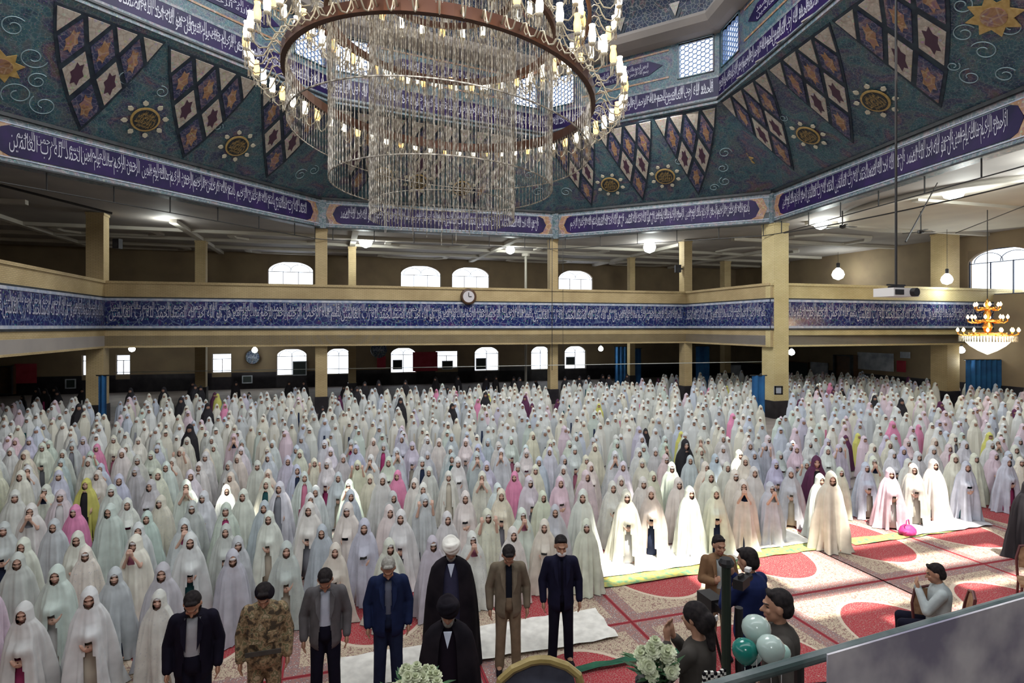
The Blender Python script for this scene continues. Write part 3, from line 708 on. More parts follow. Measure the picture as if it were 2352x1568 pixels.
# ------------------------------------------------------------------ the great chandelier
def big_chandelier():
    cx, cy = -1.9, 16.0
    ch = empty('chandelier', (cx,cy,14.5), label='huge round crystal chandelier of bead strings and candle lamps under the dome', cat='chandelier')
    loc = Vector((cx,cy,14.5))
    def rp(r, a, z, tilt):     # point on a ring tilted about the depth axis, in chandelier space
        x, y = r*math.cos(a), r*math.sin(a); return Vector((x, y, z-14.5 - x*math.tan(tilt) - y*math.tan(tilt)*.55))
    tl = math.radians(4.6)
    def hoop(name, r, z, tilt, rad, m, seg=72, flat=None):
        mb = MB(); prof = [(-rad,-(flat or rad)),(rad,-(flat or rad)),(rad,(flat or rad)),(-rad,(flat or rad))]; vs = []; fs = []
        for k in range(seg):
            a = 2*PI*k/seg
            for dr, dz in prof: vs.append(rp(r+dr, a, z+dz, tilt))
        for k in range(seg):
            for j in range(4): fs.append((k*4+j, ((k+1)%seg)*4+j, ((k+1)%seg)*4+(j+1)%4, k*4+(j+1)%4))
        return mb.add(vs, fs).build(name, m, ch)
    def strands(name, r, zt, zb, tilt_t, tilt_b, nst, rad=.011, drop=0, jit=.0):
        mb = MB(); rr = random.Random(int(r*100))
        for k in range(nst):
            a = 2*PI*k/nst; top = rp(r, a, zt, tilt_t); bot = rp(r, a, zb + rr.uniform(-jit, jit), tilt_b)
            ns = max(4, int((top.z-bot.z)/.16)); vs = []; fs = []; ph = rr.uniform(0,1)
            for i in range(ns+1):
                z = top.z+(bot.z-top.z)*i/ns; w = rad*(1.5 if i%2 else .55)
                for j in range(3):
                    b = a+2*PI*j/3; vs.append((top.x+w*math.cos(b), top.y+w*math.sin(b), z))
            for i in range(ns):
                for j in range(3): fs.append((i*3+j, i*3+(j+1)%3, (i+1)*3+(j+1)%3, (i+1)*3+j))
            mb.add(vs, fs)
        return mb.build(name, M['crystal'], ch, kind='stuff')
    hoop('ring_frame', 4.08, 11.05, tl, .07, M['brown_metal'], flat=.13)
    hoop('ring_frame', 3.05, 12.8, tl*.8, .06, M['brown_metal'], flat=.09)
    hoop('ring_frame', 1.98, 14.0, tl*.5, .05, M['brown_metal'], flat=.08)
    hoop('ring_frame', 4.0, 13.3, tl, .05, M['brown_metal'], flat=.06)
    strands('bead_strings', 4.02, 11.0, 9.65, tl, tl, 190, .009)
    strands('bead_strings', 3.0, 14.6, 8.5, 0, tl*.35, 120, .010)
    strands('bead_strings', 1.96, 15.2, 7.6, 0, 0, 104, .011, jit=.0)
    strands('bead_strings', 1.55, 15.2, 7.35, 0, 0, 22, .010, jit=.25)
    hoop('bead_hem', 4.02, 9.65, tl, .014, M['crystal']); hoop('bead_hem', 3.0, 8.5, tl*.35, .014, M['crystal']); hoop('bead_hem', 1.96, 8.0, 0, .008, M['crystal'])
    hoop('hub_ring', .6, 15.2, 0, .08, M['brown_metal'], 24)
    rodm = MB(); rodm.tube([(0,0,.5),(0,0,10)], .08, 8)
    for k in range(8):
        a = 2*PI*k/8; rodm.tube([(0,0,6.5), rp(4.0, a, 13.3, tl)], .02, 4)
    rodm.build('suspension_rods', M['brown_metal'], ch)
    sp = MB()
    for k in range(12):
        a = 2*PI*k/12; sp.tube([rp(.6,a,15.2,0), rp(3.0,a,14.6,0)], .03, 4)
    sp.build('spoke', M['brown_metal'], ch)
    # lamp arm: an S-curl that carries a candle glass
    arm = MB(); arm.tube([(0,0,0),(.12,0,.10),(.24,0,.05),(.30,0,-.12),(.40,0,-.30),(.58,0,-.36),(.72,0,-.24),(.76,0,-.05)], .018, 5)
    arm.tube([(.24,0,.05),(.16,0,-.08),(.24,0,-.2),(.34,0,-.18)], .012, 4); arm.lathe([(.02,-.06),(.075,-.03),(.08,0),(.05,.01)], 10, c=(.76,0,0))
    armm = arm.mesh('lamp_arm', M['arm'], True)
    cw = MB().lathe([(.045,.0),(.08,.07),(.085,.2),(.06,.33),(.075,.40)], 8).mesh('candle_glass', M['lamp_warm'], True)
    cc = MB().lathe([(.045,.0),(.08,.07),(.085,.2),(.06,.33),(.075,.40)], 8).mesh('candle_glass', M['lamp_white'], True)
    pend = MB()
    for k in range(6):
        a = PI*k/3; pend.tube([(.76+.07*math.cos(a),.07*math.sin(a),-.02),(.76+.07*math.cos(a),.07*math.sin(a),-.26)], [.004,.014], 4)
    pendm = pend.mesh('crystal_drops', M['crystal'])
    def lamps(r, z, tilt, n, rev=False, ph=0.0):
        for k in range(n):
            a = 2*PI*(k+ph)/n; p = rp(r, a, z, tilt)
            mw = Matrix.Translation(p) @ Matrix.Rotation(a, 4, 'Z')
            if rev: mw = mw @ Matrix.Scale(-1, 4, (1,0,0))
            A = link('lamp_arm', armm, ch, mw); link('candle_lamp', cc if (k*7)%3 != 1 else cw, A, Matrix.Translation((.76,0,0))); link('crystal_drops', pendm, A)
    lamps(4.15, 11.0, tl, 60); lamps(4.0, 13.3, tl, 52, ph=.5); lamps(3.05, 12.8, tl*.8, 44); lamps(1.98, 14.0, tl*.5, 26)
    return ch
big_chandelier()

# ------------------------------------------------------------------ lamps hanging in the galleries
bulb = MB().lathe([(.02,.22),(.07,.18),(.16,.08),(.2,-.04),(.15,-.16),(.02,-.22)], 14).mesh('bulb', M['flood'], True)
sock = MB().lathe([(.05,.18),(.06,.36),(.03,.38)], 10).mesh('socket', M['metal_dark'])
def hall_lamp(px, py, depth, sc, zc, label, e):
    X = (px-1176)/F*depth; Z = CH+(HZ-py)/F*depth
    o = empty('hall_lamp', (X,depth,Z), label=label, cat='lamp', group='white hall lamps'); o.scale = (sc,)*3
    link('bulb', bulb, o); link('socket', sock, o)
    MB().tube([(0,0,.36),(0,0,(zc-Z)/sc)], .012/sc, 5).build('cord', M['wire'], o)
    light('lamp_light', 'POINT', (X, depth-.6, Z-.7), e*.6, (.93,1,.97), .3)
for a in ((400,490,31,2.2,10.25,'large white lamp above the left balcony, right of the first brick column',300), (840,552,38,2.2,10.2,'white lamp under the gallery ceiling just right of the second column',260),
          (1172,572,41,1.6,10.2,'white lamp under the gallery ceiling right below the bead strings',200), (1492,565,39,2.1,10.2,'white lamp in the gallery left of the inner corner column',260),
          (1885,510,31,1.8,10.25,'white lamp beside the top of the broad pale column',260), (2190,432,24,2.2,10.1,'largest white lamp, in front of the round ceiling recess',420),
          (1925,628,43,2.1,10.2,'low white lamp deep in the dark right gallery',120), (2175,640,33,1.5,10.2,'white lamp in front of the column beside the gold chandelier',160),
          (303,800,38,1.0,3.74,'small white lamp under the gallery behind the left column',90), (585,803,42,1.0,3.74,'small white lamp downstairs left of the first arched window',110),
          (1380,800,46,1.0,3.74,'small white lamp downstairs right of the last arched window',110), (1818,808,34,.9,3.74,'small white lamp downstairs right of the broad pale column',90), (2208,803,35,1.0,3.74,'small white lamp downstairs under the gold chandelier',90)):
    hall_lamp(*a)
hall_lamp(2349, 374, 22, 2.0, 10.2, 'white lamp at the very right edge under the gallery ceiling', 900)
hall_lamp(2450, 400, 19, 1.6, 10.2, 'added white lamp beyond the picture edge, brightening the right balcony', 600)  # extra lamp added out of frame to brighten the pale balcony front

# gold chandelier at the right -----------------------------------------------------------
def gold_chandelier():
    D = 27.0; s = D/F; X = (2268-1176)*s; zt = CH+(750-685)*s
    o = empty('chandelier', (X,D,zt), label='gold tiered chandelier with glowing bulbs and crystal basket by the right gallery', cat='chandelier')
    MB().lathe([(.01,0),(.06,-.1),(.10,-.25),(.06,-.45),(.16,-.7),(.08,-.95),(.2,-1.3),(.1,-1.6)], 12).build('stem', M['gold_lamp'], o, smooth=True)
    MB().tube([(0,0,0),(0,0,10.1-zt)], .02, 6).build('cord', M['wire'], o)
    bl = MB().lathe([(.015,.0),(.055,.05),(.06,.1),(.01,.2)], 8).mesh('bulb', M['bulb_warm'], True)
    for r, z, n in ((.5,-.42,6),(.72,-1.0,8),(1.12,-1.6,14)):
        MB().lathe([(r*.62,z+.02),(r*.66,z-.06),(r*.6,z-.12),(r*.56,z-.02)], 24).build('tier_ring', M['gold_lamp'], o, smooth=True)
        for k in range(n):
            a = 2*PI*k/n; mw = Matrix.Translation((0,0,z)) @ Matrix.Rotation(a, 4, 'Z')
            A = MB().tube([(r*.15,0,.0),(r*.5,0,-.12),(r*.8,0,-.14),(r,0,-.05),(r,0,.04)], .028, 5).build('lamp_arm', M['gold_lamp'], o); A.matrix_local = mw
            link('bulb', bl, A, Matrix.Translation((r,0,.05)))
    dr = MB()
    for k in range(60):
        a = 2*PI*k/60; r = 1.05; dr.tube([(r*math.cos(a),r*math.sin(a),-1.72),(r*math.cos(a),r*math.sin(a),-2.0)], [.015,.03], 4)
    dr.build('crystal_drops', M['crystal'], o)
    MB().lathe([(.95,-1.75),(.88,-1.95),(.66,-2.2),(.36,-2.42),(.02,-2.6)], 24).build('crystal_basket', M['basket'], o, smooth=True)
    light('lamp_light', 'POINT', (X, D-1.4, zt-1.2), 150, (1,.7,.4), .5)
gold_chandelier()

# projector on its long pole, cables ------------------------------------------------------
D = 14.0; s = D/F; X = (2058-1176)*s; Z = CH+(750-672)*s
pj = empty('projector', (X,D,Z), .35, label='white ceiling projector hanging on a long dark pole', cat='projector')
MB().box((-.42,-.26,-.10),(.42,.26,.10)).build('body', M['white_plastic'], pj)
MB().tube([(.2,-.26,0),(.2,-.37,0)], .10, 14).build('lens', M['metal_dark'], pj); MB().box((-.38,-.275,-.06),(-.1,-.262,.06)).build('vent', M['metal_dark'], pj)
MB().box((-.12,-.12,.09),(.12,.12,.16)).box((-.3,-.015,.16),(.3,.015,.20)).build('bracket', M['metal_dark'], pj); MB().tube([(0,0,.16),(0,0,12)], .03, 6).build('pole', M['wire'], pj)
def cable(label, a, b, r=.02, m='wire', name='cable', cat='cable', sag=0):
    pts = [Vector(a)+(Vector(b)-Vector(a))*t - Zu*sag*4*t*(1-t) for t in [k/8 for k in range(9)]]
    return MB().tube(pts, r, 5).build(name, M[m], label=label, cat=cat)
def at(px, py, Y): return Vector(((px-1176)/F*Y, Y, CH+(HZ-py)/F*Y))
cable('taut dark cable slanting down to the projector pole', at(2153,420,22), at(2080,555,14), .02)
cable('dark cable running from the ceiling dome recess down to the right edge', at(2195,535,24), at(2360,470,21), .02)
cable('thin dark cable dropping in front of the slim column beside the clock', at(1268,543,34.4), at(1268,850,34.4), .02)
cable('second thin dark cable just right of the slim column', at(1293,546,34.4), at(1293,850,34.4), .012)
cable('dark wire sagging across the gallery opening at the left', at(0,425,22), at(258,490,24), .05)
cable('black cable strung across the right opening towards the round recess', at(1800,535,28), at(2352,420,20), .03, sag=.1)
cable('pale tension wire across the ground floor behind the left column', at(262,855,34), at(1780,830,34), .02, 'wire_pale')
ck = empty('wall_clock', at(1076,681,33.3), TH, label='round dark-rimmed wall clock on the balcony front', cat='clock')
mb = MB(); mb.T = Matrix.Rotation(PI/2, 4, 'X'); mb.lathe([(.45,-.05),(.47,.0),(.45,.06),(.33,.06)], 24); mb.build('rim', M['wood_dark'], ck, smooth=True)
mb = MB(); mb.T = Matrix.Rotation(PI/2, 4, 'X'); mb.lathe([(.33,.05),(.33,.065)], 24); mb.build('dial', M['clock_face'], ck)
MB().box((-.02,-.085,0),(.02,-.07,.24)).build('hand', M['wire'], ck); MB().box((0,-.085,-.02),(.17,-.07,.02)).build('hand', M['wire'], ck)

# ------------------------------------------------------------------ things along the far ground-floor wall
def flat(name, px0, py0, px1, py1, Y, m, label, cat, frame=None, th=.06, parts=None):
    def hit(px):
        k = (px-1176)/F; g_ = (th/2 if cat == 'picture' else th/2)+.08
        return Vector((k,1,0))*(min((OUT['v1']-g_)/(CT-k*ST), (OUT['u1']-g_)/(k*CT+ST) if k*CT+ST > .01 else 1e9))
    if px0 > 1775 and px0 < 1780: hit = lambda px: Vector(((px-1176)/F*Y, Y, 0))
    A_, B_ = hit(px0), hit(px1); C2 = (A_+B_)/2; w = (B_-A_).length; h = (py1-py0)/F*C2.y; zb_ = max(0, CH+(HZ-py1)/F*C2.y)
    o = empty(name, (C2.x, C2.y, zb_), math.atan2(B_.y-A_.y, B_.x-A_.x), label=label, cat=cat)
    MB().box((-w/2,-th/2,0),(w/2,th/2,h)).build('panel', M[m], o)
    if frame:
        f = MB(); t = .07
        for p, q in (((-w/2,-th,0),(w/2,-th/2,t)),((-w/2,-th,h-t),(w/2,-th/2,h)),((-w/2,-th,0),(-w/2+t,-th/2,h)),((w/2-t,-th,0),(w/2,-th/2,h))): f.box(p,q)
        f.build('frame', M[frame], o)
    return o
def curtain(px0, py0, px1, Y, label, z0=0):
    a, b = at(px0,py0,Y), at(px1,py0,Y); w = b.x-a.x; h = a.z-z0; o = empty('curtain', (a.x,Y,z0), label=label, cat='curtain')
    n = max(8, int(w/.06)); top = [(w*i/n, .06*math.sin(i*1.25), h) for i in range(n+1)]; bot = [(w*i/n, .08*math.sin(i*1.25+.2), 0) for i in range(n+1)]
    MB().add(top+bot, [(i, i+1, n+2+i, n+1+i) for i in range(n)]).build('drape', M['blue_curtain'], o, smooth=True)
    MB().tube([(-.1,0,h),(w+.1,0,h)], .03, 6).build('rod', M['metal_dark'], o); return o
curtain(226, 862, 246, 26.6, 'narrow blue curtain hanging beside the left brick column')
curtain(1727, 862, 1757, 28.8, 'narrow blue curtain beside the foot of the broad pale column')
curtain(1598, 795, 1630, 44, 'blue curtain downstairs right of the inner corner column')
curtain(1412, 796, 1440, 46, 'blue curtain downstairs right of the last arched window')
curtain(1458, 800, 1472, 46, 'thin blue curtain strip close to the inner corner column')
curtain(2218, 826, 2334, 34.3, 'wide blue curtain under the right gallery window')
flat('banner', 948, 808, 1005, 852, 45.5, 'red_cloth', 'red cloth banner between two bright ground-floor windows', 'banner')
flat('banner', 866, 818, 886, 846, 45, 'red_cloth', 'small dark red banner left of the large red one', 'banner')
flat('banner', 2060, 828, 2080, 854, 36.5, 'red_cloth', 'small red notice on the wall left of the far right column', 'banner')
for k, (a, b, c, d, l) in enumerate(((150,870,175,892,'small framed panel on the black wainscot left of the blue curtain'), (556,862,580,880,'small framed panel on the black wainscot below the round plaque'),
        (902,826,924,848,'grey framed picture in front of the third arched window'), (1093,822,1116,848,'grey framed picture in front of the fifth arched window'),
        (1300,819,1320,838,'grey framed picture in front of the last arched window'), (672,829,704,862,'grey framed picture in front of the first arched window'), (1015,828,1040,848,'dark framed picture in front of the plain window'))):
    flat('picture', a, b, c, d, 43.5 if k > 1 else 40, 'dark_board', l, 'picture', 'board')
flat('notice_board', 1660, 838, 1702, 862, 41, 'board', 'white notice sheet on the wall left of the broad pale column', 'board')
flat('notice_board', 1862, 832, 1902, 866, 40, 'board', 'grey notice board covered with papers right of the black board', 'board')
flat('blackboard', 1806, 830, 1858, 866, 40.5, 'dark_board', 'black board on the wall right of the broad pale column', 'board', 'wood_dark')
flat('banner', 1970, 810, 2052, 850, 38, 'board', 'white printed banner with dim blue lettering on the right wall', 'banner')
flat('cabinet', 1925, 815, 1966, 885, 39, 'wood_dark', 'dark brown wooden cabinet beside the white printed banner', 'cabinet', 'black_line', .5)
flat('notice_board', 2068, 808, 2090, 822, 36, 'board', 'small white sign above the small red notice', 'board')
flat('notice_board', 1778, 886, 1797, 906, 28.9, 'board', 'small notice on the foot of the broad pale column', 'board', 'metal_dark')
flat('bookcase', 1, 840, 34, 905, 34, 'wood_dark', 'dark bookcase at the far left of the ground floor', 'bookcase', 'black_line', .4)
flat('banner', 34, 835, 84, 880, 35, 'red_cloth', 'dark red cloth hanging beside the bookcase', 'banner')
def plaque(px, py, r, Y, label):
    p = at(px,py,Y); o = empty('plaque', p, label=label, cat='plaque')
    m = MB(); m.T = Matrix.Rotation(PI/2, 4, 'X'); m.lathe([(r,-.04),(r*1.04,.0),(r,.04)], 24); m.build('disc', M['teal_dark'], o)
    calligraphy('calligraphy', [(V3,-r*.7,r*.7,-r*.3,r*.35)], Vector((0,-.05,0)), Vector((1,0,0)), Zu, Vector((0,-1,0)), M['frieze_edge'], o)
plaque(375, 815, .68, 43, 'dark round plaque with pale lettering high on the far left wall'); plaque(580, 820, .5, 43.5, 'teal round plaque below the small lamp, beside the first arched window')
plaque(870, 803, .6, 44, 'dark plaque above the small red banner')
sk = empty('loudspeaker', at(270,560,26.4), label='small black loudspeaker on the left gallery column', cat='speaker'); MB().box((-.14,-.14,-.22),(.14,.14,.22)).build('body', M['metal_dark'], sk); MB().tube([(0,-.15,-.05),(0,-.13,-.05)], .1, 12).build('cone', M['wire'], sk)
sk = empty('loudspeaker', at(1557,617,37.5), label='small black loudspeaker left of the inner corner column', cat='speaker'); MB().box((-.18,-.14,-.24),(.18,.14,.24)).build('body', M['metal_dark'], sk); MB().tube([(0,-.15,-.05),(0,-.13,-.05)], .1, 12).build('cone', M['wire'], sk); MB().box((.18,-.04,-.05),(.30,.04,.05)).build('bracket', M['metal_dark'], sk)
for px, py, l in ((1935,520,'dark ceiling fan near the broad pale column'), (2115,532,'dark ceiling fan below the round recess')):
    p = at(px,py,28); fn = empty('ceiling_fan', p, label=l, cat='fan')
    MB().tube([(0,0,0),(0,0,10.25-p.z)], .03, 6).build('rod', M['wire'], fn); MB().lathe([(.02,.1),(.14,.06),(.14,-.06),(.02,-.1)], 12).build('motor', M['metal_dark'], fn)
    for k in range(3):
        bl = MB().box((.12,-.08,-.01),(.75,.08,.01)).build('blade', M['metal_dark'], fn); bl.rotation_euler = (0,0,2*PI*k/3+.2)

# ------------------------------------------------------------------ carpets, mats
nc = 0
for iv, vc in enumerate((6.4, 10.2)):
    for iu, uc in enumerate((-7, -4.4, -1.8, .8, 3.4, 6.0, 8.6, 11.15, 13.75, 16.35)):
        p = uv(uc-.18, vc)
        if p.y < 1.5: continue
        o = MB().box((-1.295,-1.895,0),(1.295,1.895,.015)).build('carpet', M['carpet']); o.location = (p.x,p.y,.002); o.rotation_euler = (0,0,TH)
        ords = ['first','second','third','fourth','fifth','sixth','seventh','eighth','ninth','tenth']
        tag(o, 'cream and red medallion carpet, %s from the left in the %s row of carpets' % (ords[iu], ['nearer','farther'][iv]), 'carpet', 'medallion carpets')
M['mat_white'] = mat('white_prayer_cloth', rough=.9, build=noisy((.62,.60,.55), (.8,.78,.72), 6))
M['mat_yellow'] = mat('yellow_green_border', rough=.9, build=noisy((.45,.36,.08), (.10,.25,.14), 9))
M['mat_grey'] = mat('grey_prayer_cloth', rough=.9, build=noisy((.30,.30,.32), (.5,.48,.5), 4))
M['mat_green'] = mat('green_strip', rough=.9, build=noisy((.01,.06,.035), (.015,.12,.06), 4))
M['pink_bag'] = mat('magenta_bag', rough=.6, build=noisy((.42,.02,.14), (.60,.05,.22), 7))
def mat_piece(u, v, w, h, m, label, rz=0, z=.02, cat='mat', name='prayer_mat'):
    p = uv(u,v); mb = MB(); nx, ny = 10, 5; rr = random.Random(int(u*31+v*17)); vs = []; fs = []
    for j in range(ny+1):
        for i in range(nx+1): vs.append((w*(i/nx-.5)+rr.uniform(-.03,.03), h*(j/ny-.5)+rr.uniform(-.02,.02), rr.uniform(.004,.03)))
    for j in range(ny):
        for i in range(nx): a = j*(nx+1)+i; fs.append((a,a+1,a+nx+2,a+nx+1))
    o = mb.add(vs, fs).build(name, M[m], smooth=True); o.location = (p.x,p.y,z); o.rotation_euler = (0,0,TH+rz); return tag(o, label, cat)
mat_piece(6.3, 9.7, 3.4, .4, 'mat_yellow', 'yellow and green patterned mat edge below the first sunlit white cloth'); mat_piece(6.3, 10.35, 3.4, 1.0, 'mat_white', 'white prayer cloth in full sun under the first girls in the row', z=.04)
mat_piece(9.0, 10.0, 1.9, .35, 'mat_yellow', 'yellow and green mat edge behind the man in the tan jacket'); mat_piece(9.0, 10.6, 1.9, .9, 'mat_white', 'crumpled white prayer cloth left of the tall woman in cream', z=.04)
mat_piece(12.2, 9.95, 3.0, .35, 'mat_yellow', 'yellow green mat lying before the girls in pink'); mat_piece(13.6, 10.1, 2.4, .6, 'mat_grey', 'grey printed prayer cloth in the shade at the right end of the row', z=.04)
mat_piece(3.0, 8.35, 2.2, .9, 'mat_white', 'white printed prayer cloth beside the man with the face mask', z=.04); mat_piece(.9, 8.15, 1.9, .8, 'mat_white', 'white printed prayer cloth behind the man in the beige suit', z=.04)
mat_piece(-1.2, 7.2, 1.2, .6, 'mat_white', 'white prayer cloth with green stems between the grey and blue suits', z=.04)
mat_piece(3.7, 7.3, 2.4, .12, 'mat_green', 'narrow green strip lying across the carpets', z=.05)
def bag(u, v, s, label, m='pink_bag'):
    p = uv(u,v,.02); o = empty('bag', p, TH+.3, label=label, cat='bag')
    bm = MB(); prof = [(.02,0),(.17,.01),(.22,.08),(.2,.17),(.12,.23),(.03,.25)]; bm.lathe(prof, 12)
    bm.v = [(x*s*(1.1+.22*math.sin(40*z+x*26+y*17)), y*s*(.75+.15*math.sin(31*x)), z*s*(.72+.2*math.sin(18*x+9*y))) for x, y, z in bm.v]; bm.build('pouch', M[m], o, smooth=True)
    MB().tube([(-.08*s,0,.22*s),(-.05*s,0,.33*s),(.05*s,0,.33*s),(.08*s,0,.22*s)], .012, 5).build('handle', M[m], o)
bag(7.3,10.8,1.3,'magenta bag on the floor between the third and fourth sunlit girls'); bag(6.35,10.75,.8,'small magenta bag beside the second sunlit girl'); bag(4.55,9.9,1.1,'magenta bag at the left end of the sunlit row')
bag(12.35,9.95,1.0,'bright magenta cloth bag before the girls in pink at the right'); bag(8.05,10.85,1.0,'dark pink bag behind the man in the tan jacket')

# ------------------------------------------------------------------ people
def capsule(mb, p0, p1, r0, r1, seg=10, sq=None):
    p0, p1 = Vector(p0), Vector(p1); d = p1-p0; L = max(d.length, 1e-4); t = d/L
    if sq: a = Vector(sq[0]).normalized(); a = (a-t*a.dot(t)).normalized(); fa = sq[1]
    else: a = t.orthogonal().normalized(); fa = 1
    b = t.cross(a); vs = []; fs = []; rings = []
    for k in range(4): an = PI/2*(k/4); rings.append((-math.cos(an)*r0, max(.02,math.sin(an))*r0))
    rings.append((0,r0)); rings.append((L,r1))
    for k in range(1,5): an = PI/2*(k/4); rings.append((L+math.sin(an)*r1, max(.02,math.cos(an))*r1))
    for s_, r in rings:
        for k in range(seg): q = 2*PI*k/seg; vs.append(p0+t*s_+(a*math.cos(q)*fa+b*math.sin(q))*r)
    n = len(rings)
    for i in range(n-1):
        for k in range(seg): fs.append((i*seg+k, i*seg+(k+1)%seg, (i+1)*seg+(k+1)%seg, (i+1)*seg+k))
    fs += [tuple(range(seg-1,-1,-1)), tuple(range((n-1)*seg, n*seg))]; mb.add(vs, fs)
def ellip(mb, c, r, R=None, seg=14):
    c = Vector(c); R = R or Matrix.Identity(3); vs = []; fs = []; n = 9
    for i in range(n):
        a = PI*(i+.5)/n - PI/2 if 0 < i < n-1 else (-PI/2+.05 if i == 0 else PI/2-.05)
        for k in range(seg): q = 2*PI*k/seg; vs.append(c + R @ Vector((r[0]*math.cos(a)*math.cos(q), r[1]*math.cos(a)*math.sin(q), r[2]*math.sin(a))))
    for i in range(n-1):
        for k in range(seg): fs.append((i*seg+k, i*seg+(k+1)%seg, (i+1)*seg+(k+1)%seg, (i+1)*seg+k))
    fs += [tuple(range(seg-1,-1,-1)), tuple(range((n-1)*seg, n*seg))]; mb.add(vs, fs)
def voxel(mb, name, vox, mats, assign=None, smooth_it=3, cut=None):
    me = bpy.data.meshes.new(name); me.from_pydata(mb.v, [], mb.f); o = bpy.data.objects.new(name, me); COL.objects.link(o)
    m = o.modifiers.new('r', 'REMESH'); m.mode = 'VOXEL'; m.voxel_size = vox
    if smooth_it: s = o.modifiers.new('s', 'SMOOTH'); s.factor = .5; s.iterations = smooth_it
    r = bpy.data.meshes.new_from_object(o.evaluated_get(bpy.context.evaluated_depsgraph_get())); bpy.data.objects.remove(o); bpy.data.meshes.remove(me)
    r.name = name; r.materials.clear()
    for q in mats: r.materials.append(q)
    if cut:
        b = bmesh.new(); b.from_mesh(r); bmesh.ops.delete(b, geom=[f for f in b.faces if cut(f.calc_center_median())], context='FACES'); b.to_mesh(r); b.free()
    if assign: r.polygons.foreach_set('material_index', [assign(p.center) for p in r.polygons])
    r.polygons.foreach_set('use_smooth', [True]*len(r.polygons)); r.update(); return r
def hand(mb, w, d, side, up, s=1.0, curl=.35):
    """w wrist, d direction of the fingers, side towards the thumb, up = palm normal"""
    w = Vector(w); d = Vector(d).normalized(); side = Vector(side); side = (side-d*side.dot(d)).normalized(); n = d.cross(side).normalized()
    if n.dot(Vector(up)) < 0: n = -n
    capsule(mb, w+d*.02*s, w+d*.07*s, .022*s, .026*s, sq=(side,1.55))
    for k, (o, L) in enumerate(((.030,.062),(.010,.072),(-.010,.067),(-.030,.052))):
        a = w+d*.075*s+side*o*s; b = a+(d*math.cos(curl*.6)+n*math.sin(curl*.6)+side*o*2)*L*.55*s; c = b+(d*math.cos(curl*1.8)+n*math.sin(curl*1.8))*L*.5*s
        capsule(mb, a, b, .0095*s, .0088*s, 6); capsule(mb, b, c, .0088*s, .0078*s, 6)
    a = w+d*.025*s+side*.03*s; b = a+(side*.75+d*.65).normalized()*.035*s; c = b+(side*.25+d*.95).normalized()*.03*s
    capsule(mb, a, b, .0115*s, .010*s, 6); capsule(mb, b, c, .010*s, .0085*s, 6)
def head(mb, c, R, s=1.0, child=False):
    f = lambda x, y, z: Vector(c) + R @ Vector((x*s,y*s,z*s))
    ellip(mb, f(0,.012,.02), (.074*s,.093*s,.098*s), R); ellip(mb, f(0,-.022,-.045), (.057*s,.068*s,.066*s), R); ellip(mb, f(0,-.055,-.088), (.028*s,.026*s,.022*s), R)
    capsule(mb, f(0,-.082,.004), f(0,-.097 if child else -.108,-.026), (.007 if child else .010)*s, (.009 if child else .014)*s, 8); ellip(mb, f(0,-.078,.030), (.045*s,.012*s if child else .016*s,.011*s), R)
    if child: ellip(mb, f(0,-.022,-.03), (.062*s,.070*s,.070*s), R)
    for q in (1,-1):
        ellip(mb, f(q*.076,.008,-.005), (.010*s,.02*s,.032*s), R); ellip(mb, f(q*.036,-.066,-.022), (.022*s,.018*s,.02*s), R); ellip(mb, f(q*.012,-.092,-.030), (.009*s,.01*s,.008*s), R)
    ellip(mb, f(0,-.086,-.058), (.024*s,.012*s,.006*s), R); ellip(mb, f(0,-.084,-.068), (.020*s,.012*s,.007*s), R)
def face_assign(c, R, s, child=False):
    Ri = R.transposed(); c = Vector(c)
    def g(p):
        q = (Ri @ (Vector(p)-c))/s
        if -.125 < q.y < -.055 and abs(q.x) < .07:
            if abs(abs(q.x)-.031) < (.010 if child else .013) and abs(q.z-.006) < .006: return 1
            if not child and abs(abs(q.x)-.034) < .018 and abs(q.z-.032+abs(abs(q.x)-.034)*.25) < .004: return 1
            if abs(q.x) < .024 and abs(q.z+.063) < .0085: return 2
        return 0
    return g
def rotx(a): return Matrix.Rotation(a, 3, 'X')
